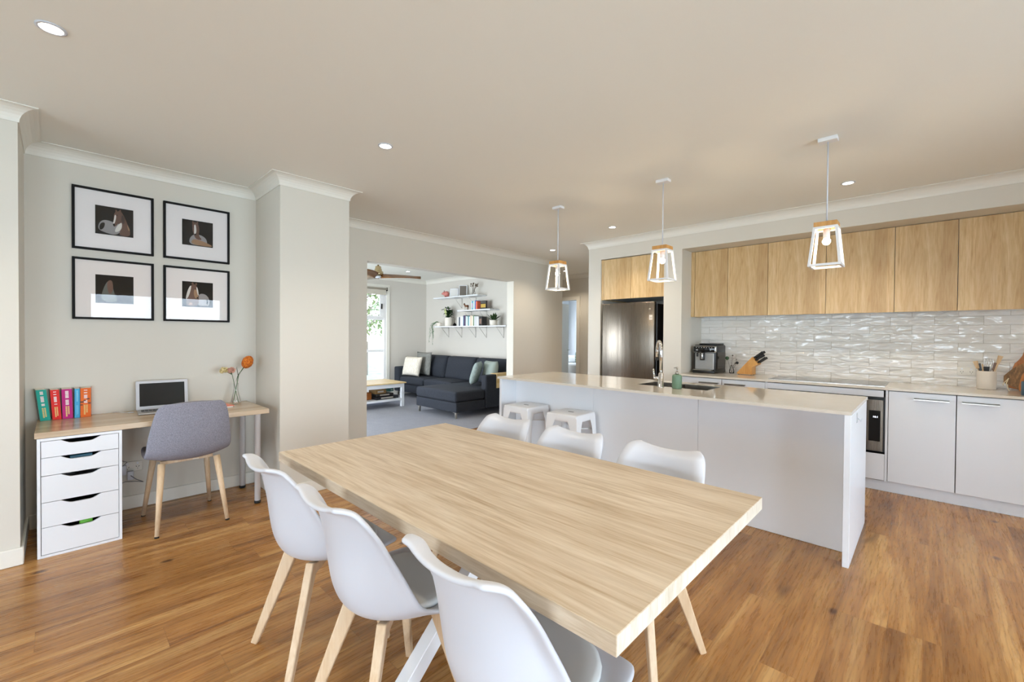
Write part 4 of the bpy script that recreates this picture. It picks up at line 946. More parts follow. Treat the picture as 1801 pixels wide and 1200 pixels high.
# local: width along x, screen at +y(back), keyboard toward -y
b = MB(); b.box(-0.150, 0.150, -0.10, 0.085, 0.0, 0.014, principled('laptop_grey', hx('a9a7a5'), 0.35, 0.4), 0.005, 2); b.obj('base', t)
b = MB()
for r_ in range(4):
    for c_ in range(12): b.box(-0.128+c_*0.0215, -0.110+c_*0.0215, -0.015+r_*0.018, -0.001+r_*0.018, 0.0142, 0.0155, M_black)
b.box(-0.04, 0.04, -0.085, -0.035, 0.0142, 0.0148, principled('pad_grey', hx('8f8d8b'), 0.4)); b.obj('keyboard', t)
b = MB(); b.box(-0.155, 0.155, -0.004, 0.004, 0.0, 0.215, M_plastic, 0.003, 2); b.box(-0.134, 0.134, -0.0052, -0.0040, 0.025, 0.195, M_blackgl)
bmesh.ops.transform(b.bm, matrix=Matrix.Translation((0, 0.090, 0.012)) @ Matrix.Rotation(-0.20, 4, 'X'), verts=b.bm.verts[:]); b.obj('screen', t)
b = MB(); b.tube([(-4.16, 0.375, 0.742), (-4.18, 0.33, 0.742), (-4.22, 0.30, 0.745), (-4.25, 0.27, 0.742), (-4.296, 0.29, 0.738)], 0.0022, M_plastic, 6); b.tube([(-4.16, 0.375, 0.742), (-4.165, 0.345, 0.742)], 0.004, M_plastic, 8); tag(b.obj('charging_cable'), 'thin white charging cable behind the laptop on the desk', 'cable')
# pink notebook stack
for k, (c, z) in enumerate((('e8e4e0', 0.736), ('e88a72', 0.7445))):
    b = MB(); b.box(-0.065, 0.065, -0.055, 0.055, 0, 0.008 if k == 0 else 0.007, principled('notebook_%d' % k, hx(c), 0.5), 0.001, 1)
    o = b.obj('notebook', None, (-4.04, 0.90+0.002*k, z), 0.15*k); tag(o, ['pale notebook lying under the coral one behind the grey chair', 'coral pink notebook lying on top of the pale one on the desk'][k], 'notebook')
# vase
t = thing('flower_vase', 'glass vase with orange banksia and small blooms on the desk', 'vase', (-4.14, 1.015, 0.7355))
b = MB(); b.lathe([(0.034, 0.0), (0.038, 0.004), (0.038, 0.02), (0.030, 0.06), (0.020, 0.10), (0.016, 0.13), (0.018, 0.165), (0.020, 0.175)], M_glass, seg=28, caps=(True, False)); b.obj('glass', t)
b = MB(); gs = principled('green_stem', hx('4f6b3c'), 0.5); b.tube([(0.0, -0.02, 0.008), (0.0, 0.0, 0.12), (0.0, 0.02, 0.24), (0, 0.055, 0.30)], 0.003, gs, 6); b.tube([(0.0, 0.02, 0.008), (0, 0.0, 0.11), (0, -0.025, 0.24), (0, -0.035, 0.27)], 0.0022, gs, 6)
for (p, d, l_) in (((0, 0.015, 0.23), (0, -0.1, 1), 0.09), ((0, 0.02, 0.24), (0, 0.6, 1), 0.10), ((0, 0.03, 0.26), (0.3, 0.9, 0.8), 0.08), ((0, 0.0, 0.18), (0, 0.25, 1), 0.10)): b.leaf(p, d, l_, 0.022, M_leaf, 0.1, 4)
b.obj('stems', t, recalc=False)
M_bank = principled('banksia_orange', hx('dc6a12'), 0.8); nn = noise(M_bank, coords(M_bank), 120, 2); setc(M_bank, ramp(M_bank, nn, [(0.35, hx('b0430c')), (0.65, hx('f0902a'))])); bump(M_bank, nn, 0.8, 0.01)
b = MB(); b.ball((0, 0.085, 0.345), 0.040, M_bank, (1, 1, 1.4), 20); bmesh.ops.transform(b.bm, matrix=Matrix.Translation((0, 0.085, 0.345)) @ Matrix.Rotation(-0.45, 4, 'X') @ Matrix.Translation((0, -0.085, -0.345)), verts=b.bm.verts[:])
for k in range(220):
    a = random.random()*6.28; ph = math.acos(random.uniform(-0.8, 1)); d = Vector((math.sin(ph)*math.cos(a), math.sin(ph)*math.sin(a), math.cos(ph)*1.3)); c = Vector((0, 0.085, 0.345)); p = c+Matrix.Rotation(-0.45, 3, 'X') @ (d*0.036)
    b.tube([p, p+(p-c).normalized()*0.008], 0.0012, M_bank, 4)
b.obj('banksia_flower', t)
b = MB(); M_blm = principled('cream_bloom', hx('d8c48e'), 0.8); M_blm2 = principled('pink_bloom', hx('cf9a86'), 0.8); random.seed(5)
for k in range(90):
    p = Vector((random.uniform(-0.03, 0.03), -0.062+random.uniform(-0.05, 0.05), 0.285+random.uniform(-0.018, 0.018))); b.ball(p, random.uniform(0.005, 0.009), M_blm if p.y < -0.06 else M_blm2, seg=6)
for k in range(16):
    p = Vector((random.gauss(0, 0.014), -0.065+random.gauss(0, 0.026), 0.283)); b.tube([(0, -0.028, 0.245), p], 0.001, gs, 4)
b.obj('small_blooms', t)
socket((XA+0.0005, 0.380, 0.318), PI/2, 'white double power point on the alcove wall under the desk')
t = thing('plug_adaptor', 'white charger plug with dangling cable under the desk', 'plug', (XA+0.014, 0.366, 0.29))
b = MB(); b.box(0.001, 0.032, -0.018, 0.018, -0.065, 0.0, M_plastic, 0.004, 2); b.box(0.001, 0.035, -0.065, -0.022, -0.02, 0.05, M_plastic, 0.004, 2); b.obj('body', t)
b = MB(); b.tube([(0.034, 0.0, -0.03), (0.05, 0.03, -0.06), (0.04, 0.07, -0.09), (0.03, 0.03, -0.08), (0.03, -0.03, -0.07), (0.03, -0.06, -0.08)], 0.0025, principled('grey_cable', hx('6a6c72'), 0.5), 6); b.tube([(0.03, -0.06, 0.03), (0.035, -0.02, 0.075), (0.04, -0.05, 0.09), (0.02, -0.07, 0.10)], 0.0025, principled('grey_cable2', hx('6a6c72'), 0.5), 6); b.obj('cable', t)

# upholstered desk chair (local faces +y)
t = thing('desk_chair', 'grey tweed upholstered desk chair with round beech legs', 'chair', (-3.815, 0.622, 0), PI/2+0.02)
UP = [(0.215, 0.445, 0.190, 0.0, 0.0), (0.215, 0.480, 0.205, 0, 0.0), (0.17, 0.490, 0.222, 0, 0.006), (0.08, 0.482, 0.232, 0, 0.014), (0.0, 0.474, 0.236, 0.0, 0.024), (-0.08, 0.470, 0.238, 0.006, 0.034), (-0.15, 0.478, 0.238, 0.02, 0.045),
      (-0.20, 0.515, 0.236, 0.045, 0.04), (-0.222, 0.575, 0.232, 0.06, 0.022), (-0.236, 0.65, 0.224, 0.058, 0.006), (-0.248, 0.73, 0.212, 0.05, 0.0), (-0.258, 0.80, 0.198, 0.042, -0.004), (-0.264, 0.845, 0.180, 0.034, -0.010), (-0.266, 0.862, 0.150, 0.026, -0.010)]
def upf(s, tt):
    y, z, hw, ef, eu = catmull(UP, s); e = abs(tt)**2.4; return Vector((tt*hw, y+ef*e, z+eu*e))
b = MB(); b.grid(lambda u, v: upf(u, v*2-1), 40, 23, M_greyfab); o = b.obj('upholstered_shell', t, solid=0.042, off=0.0, subsurf=1)
b = MB(); b.bar((-0.15, -0.06, 0.436), (0.15, -0.06, 0.436), 0.03, 0.022, M_leg, 0.003, side=(0, 1, 0)); b.bar((-0.15, 0.06, 0.436), (0.15, 0.06, 0.436), 0.03, 0.022, M_leg, 0.003, side=(0, 1, 0)); b.box(-0.02, 0.02, -0.05, 0.05, 0.436, 0.448, M_black); b.obj('seat_rail', t)
for sx_ in (-1, 1):
    for sy_, fy, fx_ in ((-1, -0.25, 0.195), (1, 0.25, 0.20)):
        b = MB(); b.tube([(sx_*fx_, fy, 0.010), (sx_*0.155, sy_*0.145, 0.448)], [0.0125, 0.021], M_leg, 16); lg = b.obj('leg', t)
        b = MB(); b.tube([(sx_*(fx_+0.001), fy+sy_*0.002, 0.001), (sx_*fx_, fy, 0.0098)], 0.0125, M_rubber, 14); b.obj('foot_cap', lg)
b = MB(); b.box(-0.005, 0.03, -0.246, -0.244, 0.470, 0.474, M_paper); b.obj('care_tag', t, label='tiny white fabric tag')

# framed pictures
M_picgl = glass_thin('picture_glass')
PB = [(0.065, 0.506), (0.564, 1.005)]; PZ = [(1.906, 2.346), (1.414, 1.848)]
Dk, Wh, Br, Tn, Cr = (principled('photo_dark', hx('211c17'), 0.7, 0.0, Specular_IOR_Level=0.1), principled('photo_grey', hx('9b9390'), 0.6), principled('photo_brown', hx('6a4632'), 0.6), principled('photo_tan', hx('a57c58'), 0.6), principled('photo_cream', hx('ded6cc'), 0.6))
def chaikin(p, it=2):
    for _ in range(it):
        q = []
        for k in range(len(p)):
            a_, b_ = p[k], p[(k+1) % len(p)]; q += [(a_[0]*.75+b_[0]*.25, a_[1]*.75+b_[1]*.25), (a_[0]*.25+b_[0]*.75, a_[1]*.25+b_[1]*.75)]
        p = q
    return p
def horse(b, kind):
    # silhouettes in a unit square (u right, v up), layered outwards
    S = {
     0: [(Wh, [(0.06, 0.15), (0.10, 0.40), (0.22, 0.52), (0.40, 0.50), (0.55, 0.42), (0.68, 0.48), (0.70, 0.28), (0.62, 0.10), (0.50, 0.02), (0.30, 0.05)]), (Dk, [(0.10, 0.12), (0.12, 0.38), (0.26, 0.44), (0.22, 0.20)]),
         (Br, [(0.62, 0.92), (0.70, 0.86), (0.80, 0.60), (0.92, 0.20), (0.90, 0.02), (0.60, 0.02), (0.66, 0.25), (0.60, 0.48), (0.52, 0.60), (0.54, 0.84)]), (Br, [(0.48, 0.80), (0.56, 0.88), (0.62, 0.70), (0.60, 0.45), (0.50, 0.30), (0.45, 0.36), (0.47, 0.58)]), (Cr, [(0.50, 0.76), (0.55, 0.72), (0.50, 0.42), (0.45, 0.40), (0.48, 0.56)]), (Cr, [(0.60, 0.42), (0.70, 0.52), (0.68, 0.22), (0.50, 0.10), (0.52, 0.26)]), (Tn, [(0.82, 0.50), (0.92, 0.24), (0.86, 0.22)]), (Br, [(0.51, 0.84), (0.53, 0.97), (0.58, 0.86)]), (Br, [(0.60, 0.86), (0.65, 0.99), (0.68, 0.86)]), (Dk, [(0.545, 0.74), (0.575, 0.76), (0.57, 0.71)]), (Dk, [(0.45, 0.42), (0.50, 0.43), (0.51, 0.33), (0.46, 0.34)]), (principled('photo_midbrown', hx('4a3022'), 0.6), [(0.70, 0.82), (0.78, 0.62), (0.74, 0.40), (0.66, 0.60)])],
     1: [(Wh, [(0.22, 0.05), (0.24, 0.30), (0.38, 0.46), (0.60, 0.46), (0.78, 0.34), (0.82, 0.10), (0.60, 0.02)]), (Tn, [(0.26, 0.04), (0.34, 0.28), (0.60, 0.24), (0.96, 0.10), (0.98, 0.02)]), (Br, [(0.32, 0.92), (0.50, 0.94), (0.56, 0.66), (0.52, 0.42), (0.66, 0.26), (0.44, 0.26), (0.36, 0.46), (0.32, 0.66)]), (Cr, [(0.38, 0.84), (0.44, 0.84), (0.46, 0.52), (0.38, 0.44), (0.38, 0.64)]), (Br, [(0.31, 0.86), (0.33, 1.0), (0.39, 0.90)]), (Br, [(0.44, 0.90), (0.50, 1.0), (0.52, 0.86)]), (Dk, [(0.335, 0.74), (0.355, 0.76), (0.355, 0.70)]), (Dk, [(0.47, 0.74), (0.49, 0.76), (0.49, 0.70)]), (Dk, [(0.38, 0.47), (0.46, 0.48), (0.44, 0.42), (0.40, 0.42)])],
     2: [(principled('photo_midgrey', hx('5a5a50'), 0.6), [(0.10, 0.05), (0.22, 0.60), (0.34, 0.84), (0.44, 0.60), (0.50, 0.30), (0.60, 0.05)]), (Br, [(0.30, 0.80), (0.44, 0.84), (0.46, 0.44), (0.36, 0.30), (0.30, 0.50)])],
     3: [(Wh, [(0.50, 0.06), (0.46, 0.30), (0.54, 0.54), (0.74, 0.54), (0.88, 0.36), (0.88, 0.10), (0.80, 0.06)]), (Br, [(0.10, 0.02), (0.16, 0.40), (0.24, 0.78), (0.36, 0.94), (0.50, 0.80), (0.54, 0.44), (0.52, 0.04)]), (Cr, [(0.10, 0.28), (0.18, 0.70), (0.30, 0.90), (0.26, 0.60), (0.18, 0.34)]), (Tn, [(0.36, 0.66), (0.44, 0.74), (0.52, 0.44), (0.46, 0.32), (0.38, 0.40)]), (Cr, [(0.44, 0.80), (0.49, 0.78), (0.53, 0.50), (0.50, 0.44)]), (Tn, [(0.18, 0.06), (0.26, 0.22), (0.36, 0.08)]), (Br, [(0.28, 0.88), (0.32, 1.0), (0.38, 0.92)]), (Br, [(0.40, 0.90), (0.46, 0.99), (0.48, 0.86)]), (Dk, [(0.40, 0.72), (0.43, 0.74), (0.43, 0.68)]), (Dk, [(0.46, 0.40), (0.52, 0.40), (0.50, 0.33), (0.46, 0.34)]), (Dk, [(0.78, 0.30), (0.84, 0.34), (0.84, 0.12), (0.78, 0.12)])]}[kind]
    return S
plab = [['black framed horse photograph, top left of the four, horse turned left', 'black framed horse photograph, bottom left of the four, mostly window reflection'], ['black framed horse photograph, top right of the four, horse facing forward', 'black framed horse photograph, bottom right of the four, horse with head turned']]
kinds = [[0, 2], [1, 3]]
for i in range(2):
    for j in range(2):
        (y0, y1), (z0, z1) = PB[i], PZ[j]; cy, cz = (y0+y1)/2, (z0+z1)/2; hw, hh = (y1-y0)/2, (z1-z0)/2
        t = thing('framed_photograph', plab[i][j], 'picture', (XA+0.001, cy, cz), 0, 'framed horse photographs above the desk')
        b = MB(); f = 0.015; dp = 0.022
        b.box(0, dp, -hw, -hw+f, -hh, hh, M_frame, 0.0015, 1); b.box(0, dp, hw-f, hw, -hh, hh, M_frame, 0.0015, 1); b.box(0, dp, -hw+f, hw-f, hh-f, hh, M_frame, 0.0015, 1); b.box(0, dp, -hw+f, hw-f, -hh, -hh+f, M_frame, 0.0015, 1); b.obj('frame', t)
        b = MB(); b.box(0.002, 0.008, -hw+f, hw-f, -hh+f, hh-f, M_mat); b.obj('mount', t)
        pw = 0.103; b = MB(); b.box(0.0082, 0.0087, -pw-0.0, pw-0.0, -pw+0.005, pw+0.002, Dk)
        for n_, (mm, poly) in enumerate(horse(b, kinds[i][j])):
            poly = chaikin(poly)
            b.prism([(-pw+2*pw*u, -pw+0.005+(2*pw-0.003)*v) for u, v in poly], 'x', 0.0087, 0.0090+0.00022*n_, mm)
        b.obj('photo', t)
        b = MB(); b.quad([(0.0125, -hw+f, -hh+f), (0.0125, hw-f, -hh+f), (0.0125, hw-f, hh-f), (0.0125, -hw+f, hh-f)], M_picgl); b.obj('glazing', t)

# ================================================================== LIVING ROOM
t = thing('corner_sofa', 'charcoal corner sofa with chaise in the living room', 'sofa', (-6.8, 5.2, 0.004))
def sb(x0, x1, y0, y1, z0, z1, bev=0.03, m=M_sofa, puff=0.0):
    b = MB(); vs = b.box(x0+6.8, x1+6.8, y0-5.2, y1-5.2, z0, z1, m, bev, 4)
    if puff:
        bmesh.ops.subdivide_edges(b.bm, edges=[e for e in b.bm.edges if e.calc_length() > 0.12], cuts=5, use_grid_fill=True)
        cx_, cy_, cz_ = (x0+x1)/2+6.8, (y0+y1)/2-5.2, (z0+z1)/2; hx2, hy2, hz2 = (x1-x0)/2, (y1-y0)/2, (z1-z0)/2
        for v in b.bm.verts:
            u = (v.co.x-cx_)/hx2; w_ = (v.co.z-cz_)/hz2; q = (v.co.y-cy_)/hy2
            if puff > 0: v.co.y += math.copysign(puff*max(0, 1-u*u)*max(0, 1-w_*w_), q)*(abs(q) > 0.5)
            else: v.co.z += -puff*max(0, 1-u*u)*max(0, 1-q*q)*(w_ > 0.5)
        for f in b.bm.faces: f.smooth = True
    return b
YB = 5.90
sb(-8.20, -5.42, 5.10, YB, 0.10, 0.27, 0.02).obj('base', t)
sb(-6.395, -5.300, 4.285, 4.895, 0.10, 0.255, 0.015).obj('chaise_base', t); sb(-6.395, -5.42, 4.90, 5.098, 0.10, 0.255, 0.015).obj('chaise_base', t)
sb(-8.20, -5.32, 5.70, YB, 0.272, 0.66, 0.03).obj('back_frame', t)
sb(-8.395, -8.205, 5.05, YB, 0.10, 0.63, 0.03).obj('armrest', t)
sb(-5.415, -5.285, 4.90, YB, 0.10, 0.655, 0.03).obj('armrest', t)
sb(-8.20, -7.32, 5.06, 5.695, 0.273, 0.43, 0.04, puff=-0.02).obj('seat_cushion', t)
sb(-7.315, -6.42, 5.06, 5.695, 0.273, 0.43, 0.04, puff=-0.02).obj('seat_cushion', t)
sb(-6.40, -5.303, 4.275, 4.893, 0.258, 0.425, 0.04, puff=-0.02).obj('chaise_cushion', t)
sb(-6.40, -5.42, 4.897, 5.695, 0.273, 0.425, 0.03).obj('seat_cushion', t)
for k, (x0, x1) in enumerate(((-8.10, -7.22), (-7.20, -6.33), (-6.31, -5.43))):
    b = sb(x0, x1, 5.50, 5.69, 0.425, 0.885, 0.06, puff=0.05)
    for v in b.bm.verts: v.co.y += (v.co.z-0.43)*0.22-0.02
    b.obj('back_cushion', t)
for x, y in ((-6.345, 4.32), (-5.35, 4.32), (-8.33, 5.12), (-5.37, 5.80), (-8.33, 5.82)):
    b = MB(); b.bar((x+6.8, y-5.2, 0.0), (x+6.8, y-5.2, 0.098), 0.022, 0.035, M_brushed, 0.002); b.box(x+6.8-0.05, x+6.8+0.05, y-5.2-0.02, y-5.2+0.02, 0.092, 0.099, M_brushed); b.obj('leg', t)
# arm tray
b = MB()
cv = [(-5.43, 0.42+0.24), (-5.43, 0.665), (-5.27, 0.665), (-5.27, 0.40), (-5.262, 0.40), (-5.262, 0.673), (-5.438, 0.673), (-5.438, 0.63)]
b.prism([(-5.425, 0.662), (-5.278, 0.662), (-5.278, 0.43), (-5.268, 0.43), (-5.268, 0.672), (-5.425, 0.672)], 'y', 5.13, 5.66, M_pine); tag(b.obj('sofa_arm_tray'), 'slatted light wood tray draped over the right sofa arm', 'tray')
# cushions
def cushion(name, label, loc, rz, tilt, w_, h_, m, th=0.07):
    b = MB(); n = 15
    for sgn in (-1, 1):
        def fn(u, v, sgn=sgn):
            a, c = u*2-1, v*2-1; k = (max(0, 1-a**4)*max(0, 1-c**4))**0.5; pin = 1-0.06*(1-abs(a))*1-0.0
            return Vector((a*w_/2*(1-0.05*(1-c*c)), sgn*th*k, h_/2+c*h_/2*(1-0.05*(1-a*a))))
        b.grid(fn, n, n, m)
    bmesh.ops.remove_doubles(b.bm, verts=b.bm.verts[:], dist=1e-4)
    bmesh.ops.transform(b.bm, matrix=Matrix.Rotation(-tilt, 4, 'X'), verts=b.bm.verts[:])
    o = b.obj(name, None, loc, rz); tag(o, label, 'cushion', 'scatter cushions on the sofa'); return o
cushion('scatter_cushion', 'cream fluffy cushion at the left end of the sofa', (-7.90, 5.14, 0.455), 0.12, 0.25, 0.54, 0.42, M_cush, 0.07)
cushion('scatter_cushion', 'grey cushion peeking out behind the cream one', (-7.80, 5.38, 0.46), 0.02, 0.10, 0.52, 0.50, M_stripe, 0.05)
cushion('scatter_cushion', 'grey striped cushion on the right of the sofa, left of the sage one', (-5.90, 5.14, 0.45), -0.9, 0.30, 0.42, 0.42, M_sage, 0.07)
cushion('scatter_cushion', 'sage green cushion against the right sofa arm', (-5.66, 5.32, 0.45), -0.15, 0.12, 0.38, 0.42, principled('sage2', hx('a0aaa2'), 0.9), 0.08)

# coffee table
t = thing('coffee_table', 'white coffee table with light wood top and lower shelf', 'table', (-7.36, 3.85, 0.004))
b = MB(); b.box(-0.39, 0.40, -0.62, 0.60, 0.425, 0.446, M_pine, 0.002, 1); b.obj('tabletop', t)
b = MB(); b.box(-0.35, 0.36, -0.575, -0.555, 0.355, 0.424, M_white); b.box(-0.35, 0.36, 0.535, 0.555, 0.355, 0.424, M_white); b.box(-0.37, -0.35, -0.55, 0.53, 0.355, 0.424, M_white); b.box(0.355, 0.375, -0.55, 0.53, 0.355, 0.424, M_white); b.obj('apron', t)
b = MB(); b.box(-0.37, 0.375, -0.575, 0.555, 0.115, 0.150, M_white, 0.002, 1); b.obj('lower_shelf', t)
for x in (-0.35, 0.35):
    for y in (-0.56, 0.54): b = MB(); b.box(x-0.028, x+0.028, y-0.028, y+0.028, 0.0, 0.424, M_white, 0.002, 1); b.obj('leg', t)
gms = [('board_game', 'dark flat game box lying at the bottom of the pile on the table shelf', (-7.24, 4.12), (0.34, 0.46, 0.05), 0.1555, '17161a', 0.05),
       ('board_game', 'black game box stacked second from the bottom on the table shelf', (-7.26, 4.10), (0.30, 0.34, 0.045), 0.2065, '2a2420', 0.0),
       ('board_game', 'brown game box on top of the pile on the table shelf', (-7.24, 4.02), (0.22, 0.22, 0.075), 0.2525, '8a6a3e', 0.06),
       ('board_game', 'teal box at the right of the pile on the table shelf', (-7.36, 4.32), (0.14, 0.10, 0.06), 0.2525, '1f6a60', 0.3)]
for nm, lab, (x, y), (a, b_, h_), z, c, rz in gms:
    bb = MB(); bb.box(-a/2, a/2, -b_/2, b_/2, 0, h_, principled('game_'+c, hx(c), 0.4), 0.002, 1); bb.box(a/2, a/2+0.001, -b_*0.3, b_*0.25, h_*0.3, h_*0.7, principled('gametx_'+c, hx('b8b0a4'), 0.5)); tag(bb.obj(nm, None, (x, y, z), rz), lab, 'game box', 'game boxes under the coffee table')
for nm, lab, (x, y, z), (a, b_, h_), c, rz in (('storage_tin', 'rusty orange patterned tin on the coffee table shelf, left of the game boxes', (-7.22, 3.76, 0.1555), (0.14, 0.20, 0.13), 'a8642e', 0.3), ('toy_box', 'light blue box at the left part of the coffee table shelf', (-7.46, 3.78, 0.1555), (0.16, 0.22, 0.19), '5a9cc4', -0.2), ('toy_box', 'dark red box at the far left of the visible coffee table shelf', (-7.24, 3.57, 0.1555), (0.12, 0.12, 0.16), '8a2436', 0.0)):
    bb = MB(); bb.box(-a/2, a/2, -b_/2, b_/2, 0, h_, principled('box_'+c, hx(c), 0.4), 0.01, 3); tag(bb.obj(nm, None, (x, y, z), rz), lab, 'box')

# wall shelves
WS = 5.93; SF = 5.675
def shelf(x0, x1, z, label, brx):
    t = thing('wall_shelf', label, 'shelf', (x0, WS, z), 0, 'white wall shelves above the sofa')
    b = MB(); b.box(0, x1-x0, SF-WS, -0.0005, -0.024, 0.0, M_white, 0.002, 1); b.obj('board', t)
    for x in brx:
        b = MB(); X = x-x0
        b.tube([(X, -0.008, -0.026), (X, -0.008, -0.235)], 0.003, M_brushed, 6); b.tube([(X, -0.21, -0.026), (X, -0.008, -0.235)], 0.003, M_brushed, 6); b.tube([(X, -0.008, -0.029), (X, -0.21, -0.029)], 0.004, M_brushed, 6); b.obj('bracket', t, label='thin metal triangle bracket')
shelf(-7.84, -5.60, 1.512, 'long lowest white wall shelf with plants and books', (-7.60, -7.157, -6.71, -6.385, -5.90))
shelf(-7.84, -6.39, 2.130, 'highest white wall shelf with pig and photo frames', (-7.157, -6.71))
shelf(-7.01, -6.03, 1.835, 'short middle white wall shelf with horse figure and books', (-6.85, -6.385))
def on(mb, name, label, cat, loc, rz=0.0, group=None, **k):
    o = mb.obj(name, None, loc, rz, **k); return tag(o, label, cat, group)
# --- highest shelf
Z3 = 2.1305
t = thing('piggy_bank', 'pink ceramic pig ornament on the highest shelf', 'ornament', (-7.50, 5.78, Z3), -0.7)
M_pig = principled('pink_ceramic', hx('cf8077'), 0.3)
b = MB(); b.ball((0, 0, 0.075), 0.062, M_pig, (1.25, 1.0, 1.0), 20); b.ball((0, -0.05, 0.085), 0.042, M_pig, (1, 1, 1), 16); b.tube([(0, -0.085, 0.08), (0, -0.105, 0.08)], 0.018, M_pig, 12)
for x in (-0.045, 0.045):
    for y in (-0.03, 0.035): b.tube([(x*0.8, y, 0.03), (x*0.8, y, 0.0)], 0.014, M_pig, 8)
b.obj('body', t)
b = MB()
for s in (-1, 1): b.prism([(s*0.018, 0.115), (s*0.05, 0.11), (s*0.042, 0.150)], 'y', -0.055, -0.045, principled('pig_ear', hx('8a5a55'), 0.4))
b.obj('ears', t)
def photo_frame(label, x, wd, hh, lean, rz, mf, mp_, z=Z3, y=5.80):
    t = thing('photo_frame', label, 'photo frame', (x, y, z), rz)
    R_ = Matrix.Rotation(-lean, 4, 'X'); b = MB(); b.box(-wd/2, wd/2, -0.006, 0.006, 0, hh, mf, 0.002, 1); b.box(-wd/2+0.015, wd/2-0.015, -0.0066, -0.006, 0.015, hh-0.015, mp_)
    bmesh.ops.transform(b.bm, matrix=R_, verts=b.bm.verts[:]); bmesh.ops.translate(b.bm, vec=(0, 0, 0.0015), verts=b.bm.verts[:]); b.obj('frame', t)
    b = MB(); b.prism([(0.012, 0.0), (0.075, 0.0), (0.03, hh*0.55)], 'x', -0.02, 0.02, M_black); b.obj('easel_back', t)
pm = principled('photo_pale', hx('d9d6d2'), 0.5); pg = principled('photo_mixed', hx('6f675f'), 0.5)
photo_frame('white photo frame with pale picture beside the pink pig', -7.28, 0.20, 0.18, 0.16, 0.35, M_white, pm)
photo_frame('larger grey photo frame, tilted, in the middle of the highest shelf', -6.98, 0.17, 0.235, 0.22, 0.75, M_white, pg)
t = thing('dried_flower_vase', 'clear vase of dried flowers at the right of the highest shelf', 'vase', (-6.62, 5.78, Z3))
b = MB(); b.lathe([(0.028, 0), (0.032, 0.003), (0.030, 0.05), (0.022, 0.10), (0.024, 0.125)], M_glass, caps=(True, False)); b.obj('glass', t)
b = MB(); random.seed(12)
for k in range(16):
    a = random.random()*6.28; r_ = random.uniform(0.02, 0.11); p = (math.cos(a)*r_, math.sin(a)*r_*0.7, random.uniform(0.17, 0.26)); b.tube([(0, 0, 0.01), (p[0]*0.3, p[1]*0.3, 0.12), p], 0.0015, M_dry, 5); b.ball(p, random.uniform(0.010, 0.018), M_dry, seg=6)
b.obj('dried_stems', t)
# --- middle shelf
Z2 = 1.8355
t = thing('horse_figurine', 'small brown and white toy horse on the middle shelf', 'figurine', (-6.82, 5.76, Z2))
M_hb = principled('horse_brown', hx('7a4a28'), 0.5); M_hd = principled('horse_dark', hx('2e2018'), 0.6); M_hw = principled('horse_white', hx('ded6c8'), 0.5)
b = MB(); b.tube([(-0.042, 0, 0.085), (-0.02, 0, 0.084), (0.02, 0, 0.083), (0.045, 0, 0.088)], [0.016, 0.021, 0.020, 0.018], M_hb, 12)
b.tube([(-0.038, 0, 0.088), (-0.058, 0, 0.118), (-0.066, 0, 0.134)], [0.016, 0.011, 0.009], M_hb, 10); b.tube([(-0.062, 0, 0.137), (-0.078, 0, 0.122), (-0.087, 0, 0.112)], [0.010, 0.008, 0.006], M_hb, 10)
for x, l_ in ((-0.04, -0.008), (-0.034, 0.010), (0.04, 0.008), (0.048, -0.004)):
    y = 0.010 if l_ > 0 else -0.010
    b.tube([(x, y, 0.078), (x+l_*0.6, y, 0.042), (x+l_, y, 0.001)], [0.009, 0.005, 0.005], M_hw if x < 0 else M_hb, 8)
b.obj('body', t)
b = MB(); b.tube([(0.05, 0, 0.098), (0.068, 0, 0.092), (0.072, 0, 0.05)], [0.004, 0.007, 0.003], M_hd, 8); b.obj('tail', t)
b = MB(); b.tube([(-0.060, 0, 0.142), (-0.046, 0, 0.122), (-0.034, 0, 0.102)], [0.004, 0.007, 0.004], M_hd, 8); b.obj('mane', t)
def sbook(z, x, wd, hh, dp, c, label, cc='', lean=0.0, grp='books on the middle shelf', y=5.80):
    m = principled('book_'+c, hx(c), 0.5); b = MB(); b.box(-wd/2+0.0006, wd/2-0.0006, -dp/2, dp/2, 0, hh, m, 0.001, 1); b.box(-wd/2+0.003, wd/2-0.003, -dp/2+0.004, dp/2+0.0004, 0.003, hh+0.0006, M_paper)
    if cc: b.box(-wd*0.3, wd*0.3, -dp/2-0.0008, -dp/2, hh*0.2, hh*0.75, principled('bk_'+cc, hx(cc), 0.5))
    if lean:
        bmesh.ops.transform(b.bm, matrix=Matrix.Rotation(lean, 4, 'Y'), verts=b.bm.verts[:]); zm = min(v.co.z for v in b.bm.verts); bmesh.ops.translate(b.bm, vec=(0, 0, -zm), verts=b.bm.verts[:])
    return tag(b.obj('book', None, (x, y, z+0.0003)), label, 'book', grp)
x = -6.665
for wd, hh, c, cc, lab in ((0.022, 0.165, 'c8c8a8', '', 'pale olive book at the left end of the middle shelf row'), (0.028, 0.175, 'd9dde6', '', 'white book beside the pale olive one on the middle shelf'), (0.034, 0.175, '4aa0c0', 'e0a0b0', 'blue and pink book on the middle shelf'), (0.030, 0.170, 'bfe6de', '', 'pale aqua book on the middle shelf'),
        (0.026, 0.165, 'd8d4dc', '', 'lilac grey book on the middle shelf'), (0.030, 0.180, '3f78b8', '', 'bright blue book on the middle shelf'), (0.040, 0.165, 'f07050', '', 'coral red book on the middle shelf')):
    sbook(Z2, x+wd/2, wd, hh, 0.14, c, lab, cc); x += wd
b = MB(); b.box(-0.12, 0.12, -0.08, 0.08, 0, 0.012, M_black, 0.001, 1); on(b, 'book', 'flat black book lying under the yellow covered one', 'book', (-6.255, 5.80, Z2+0.0003), 0, 'books on the middle shelf')
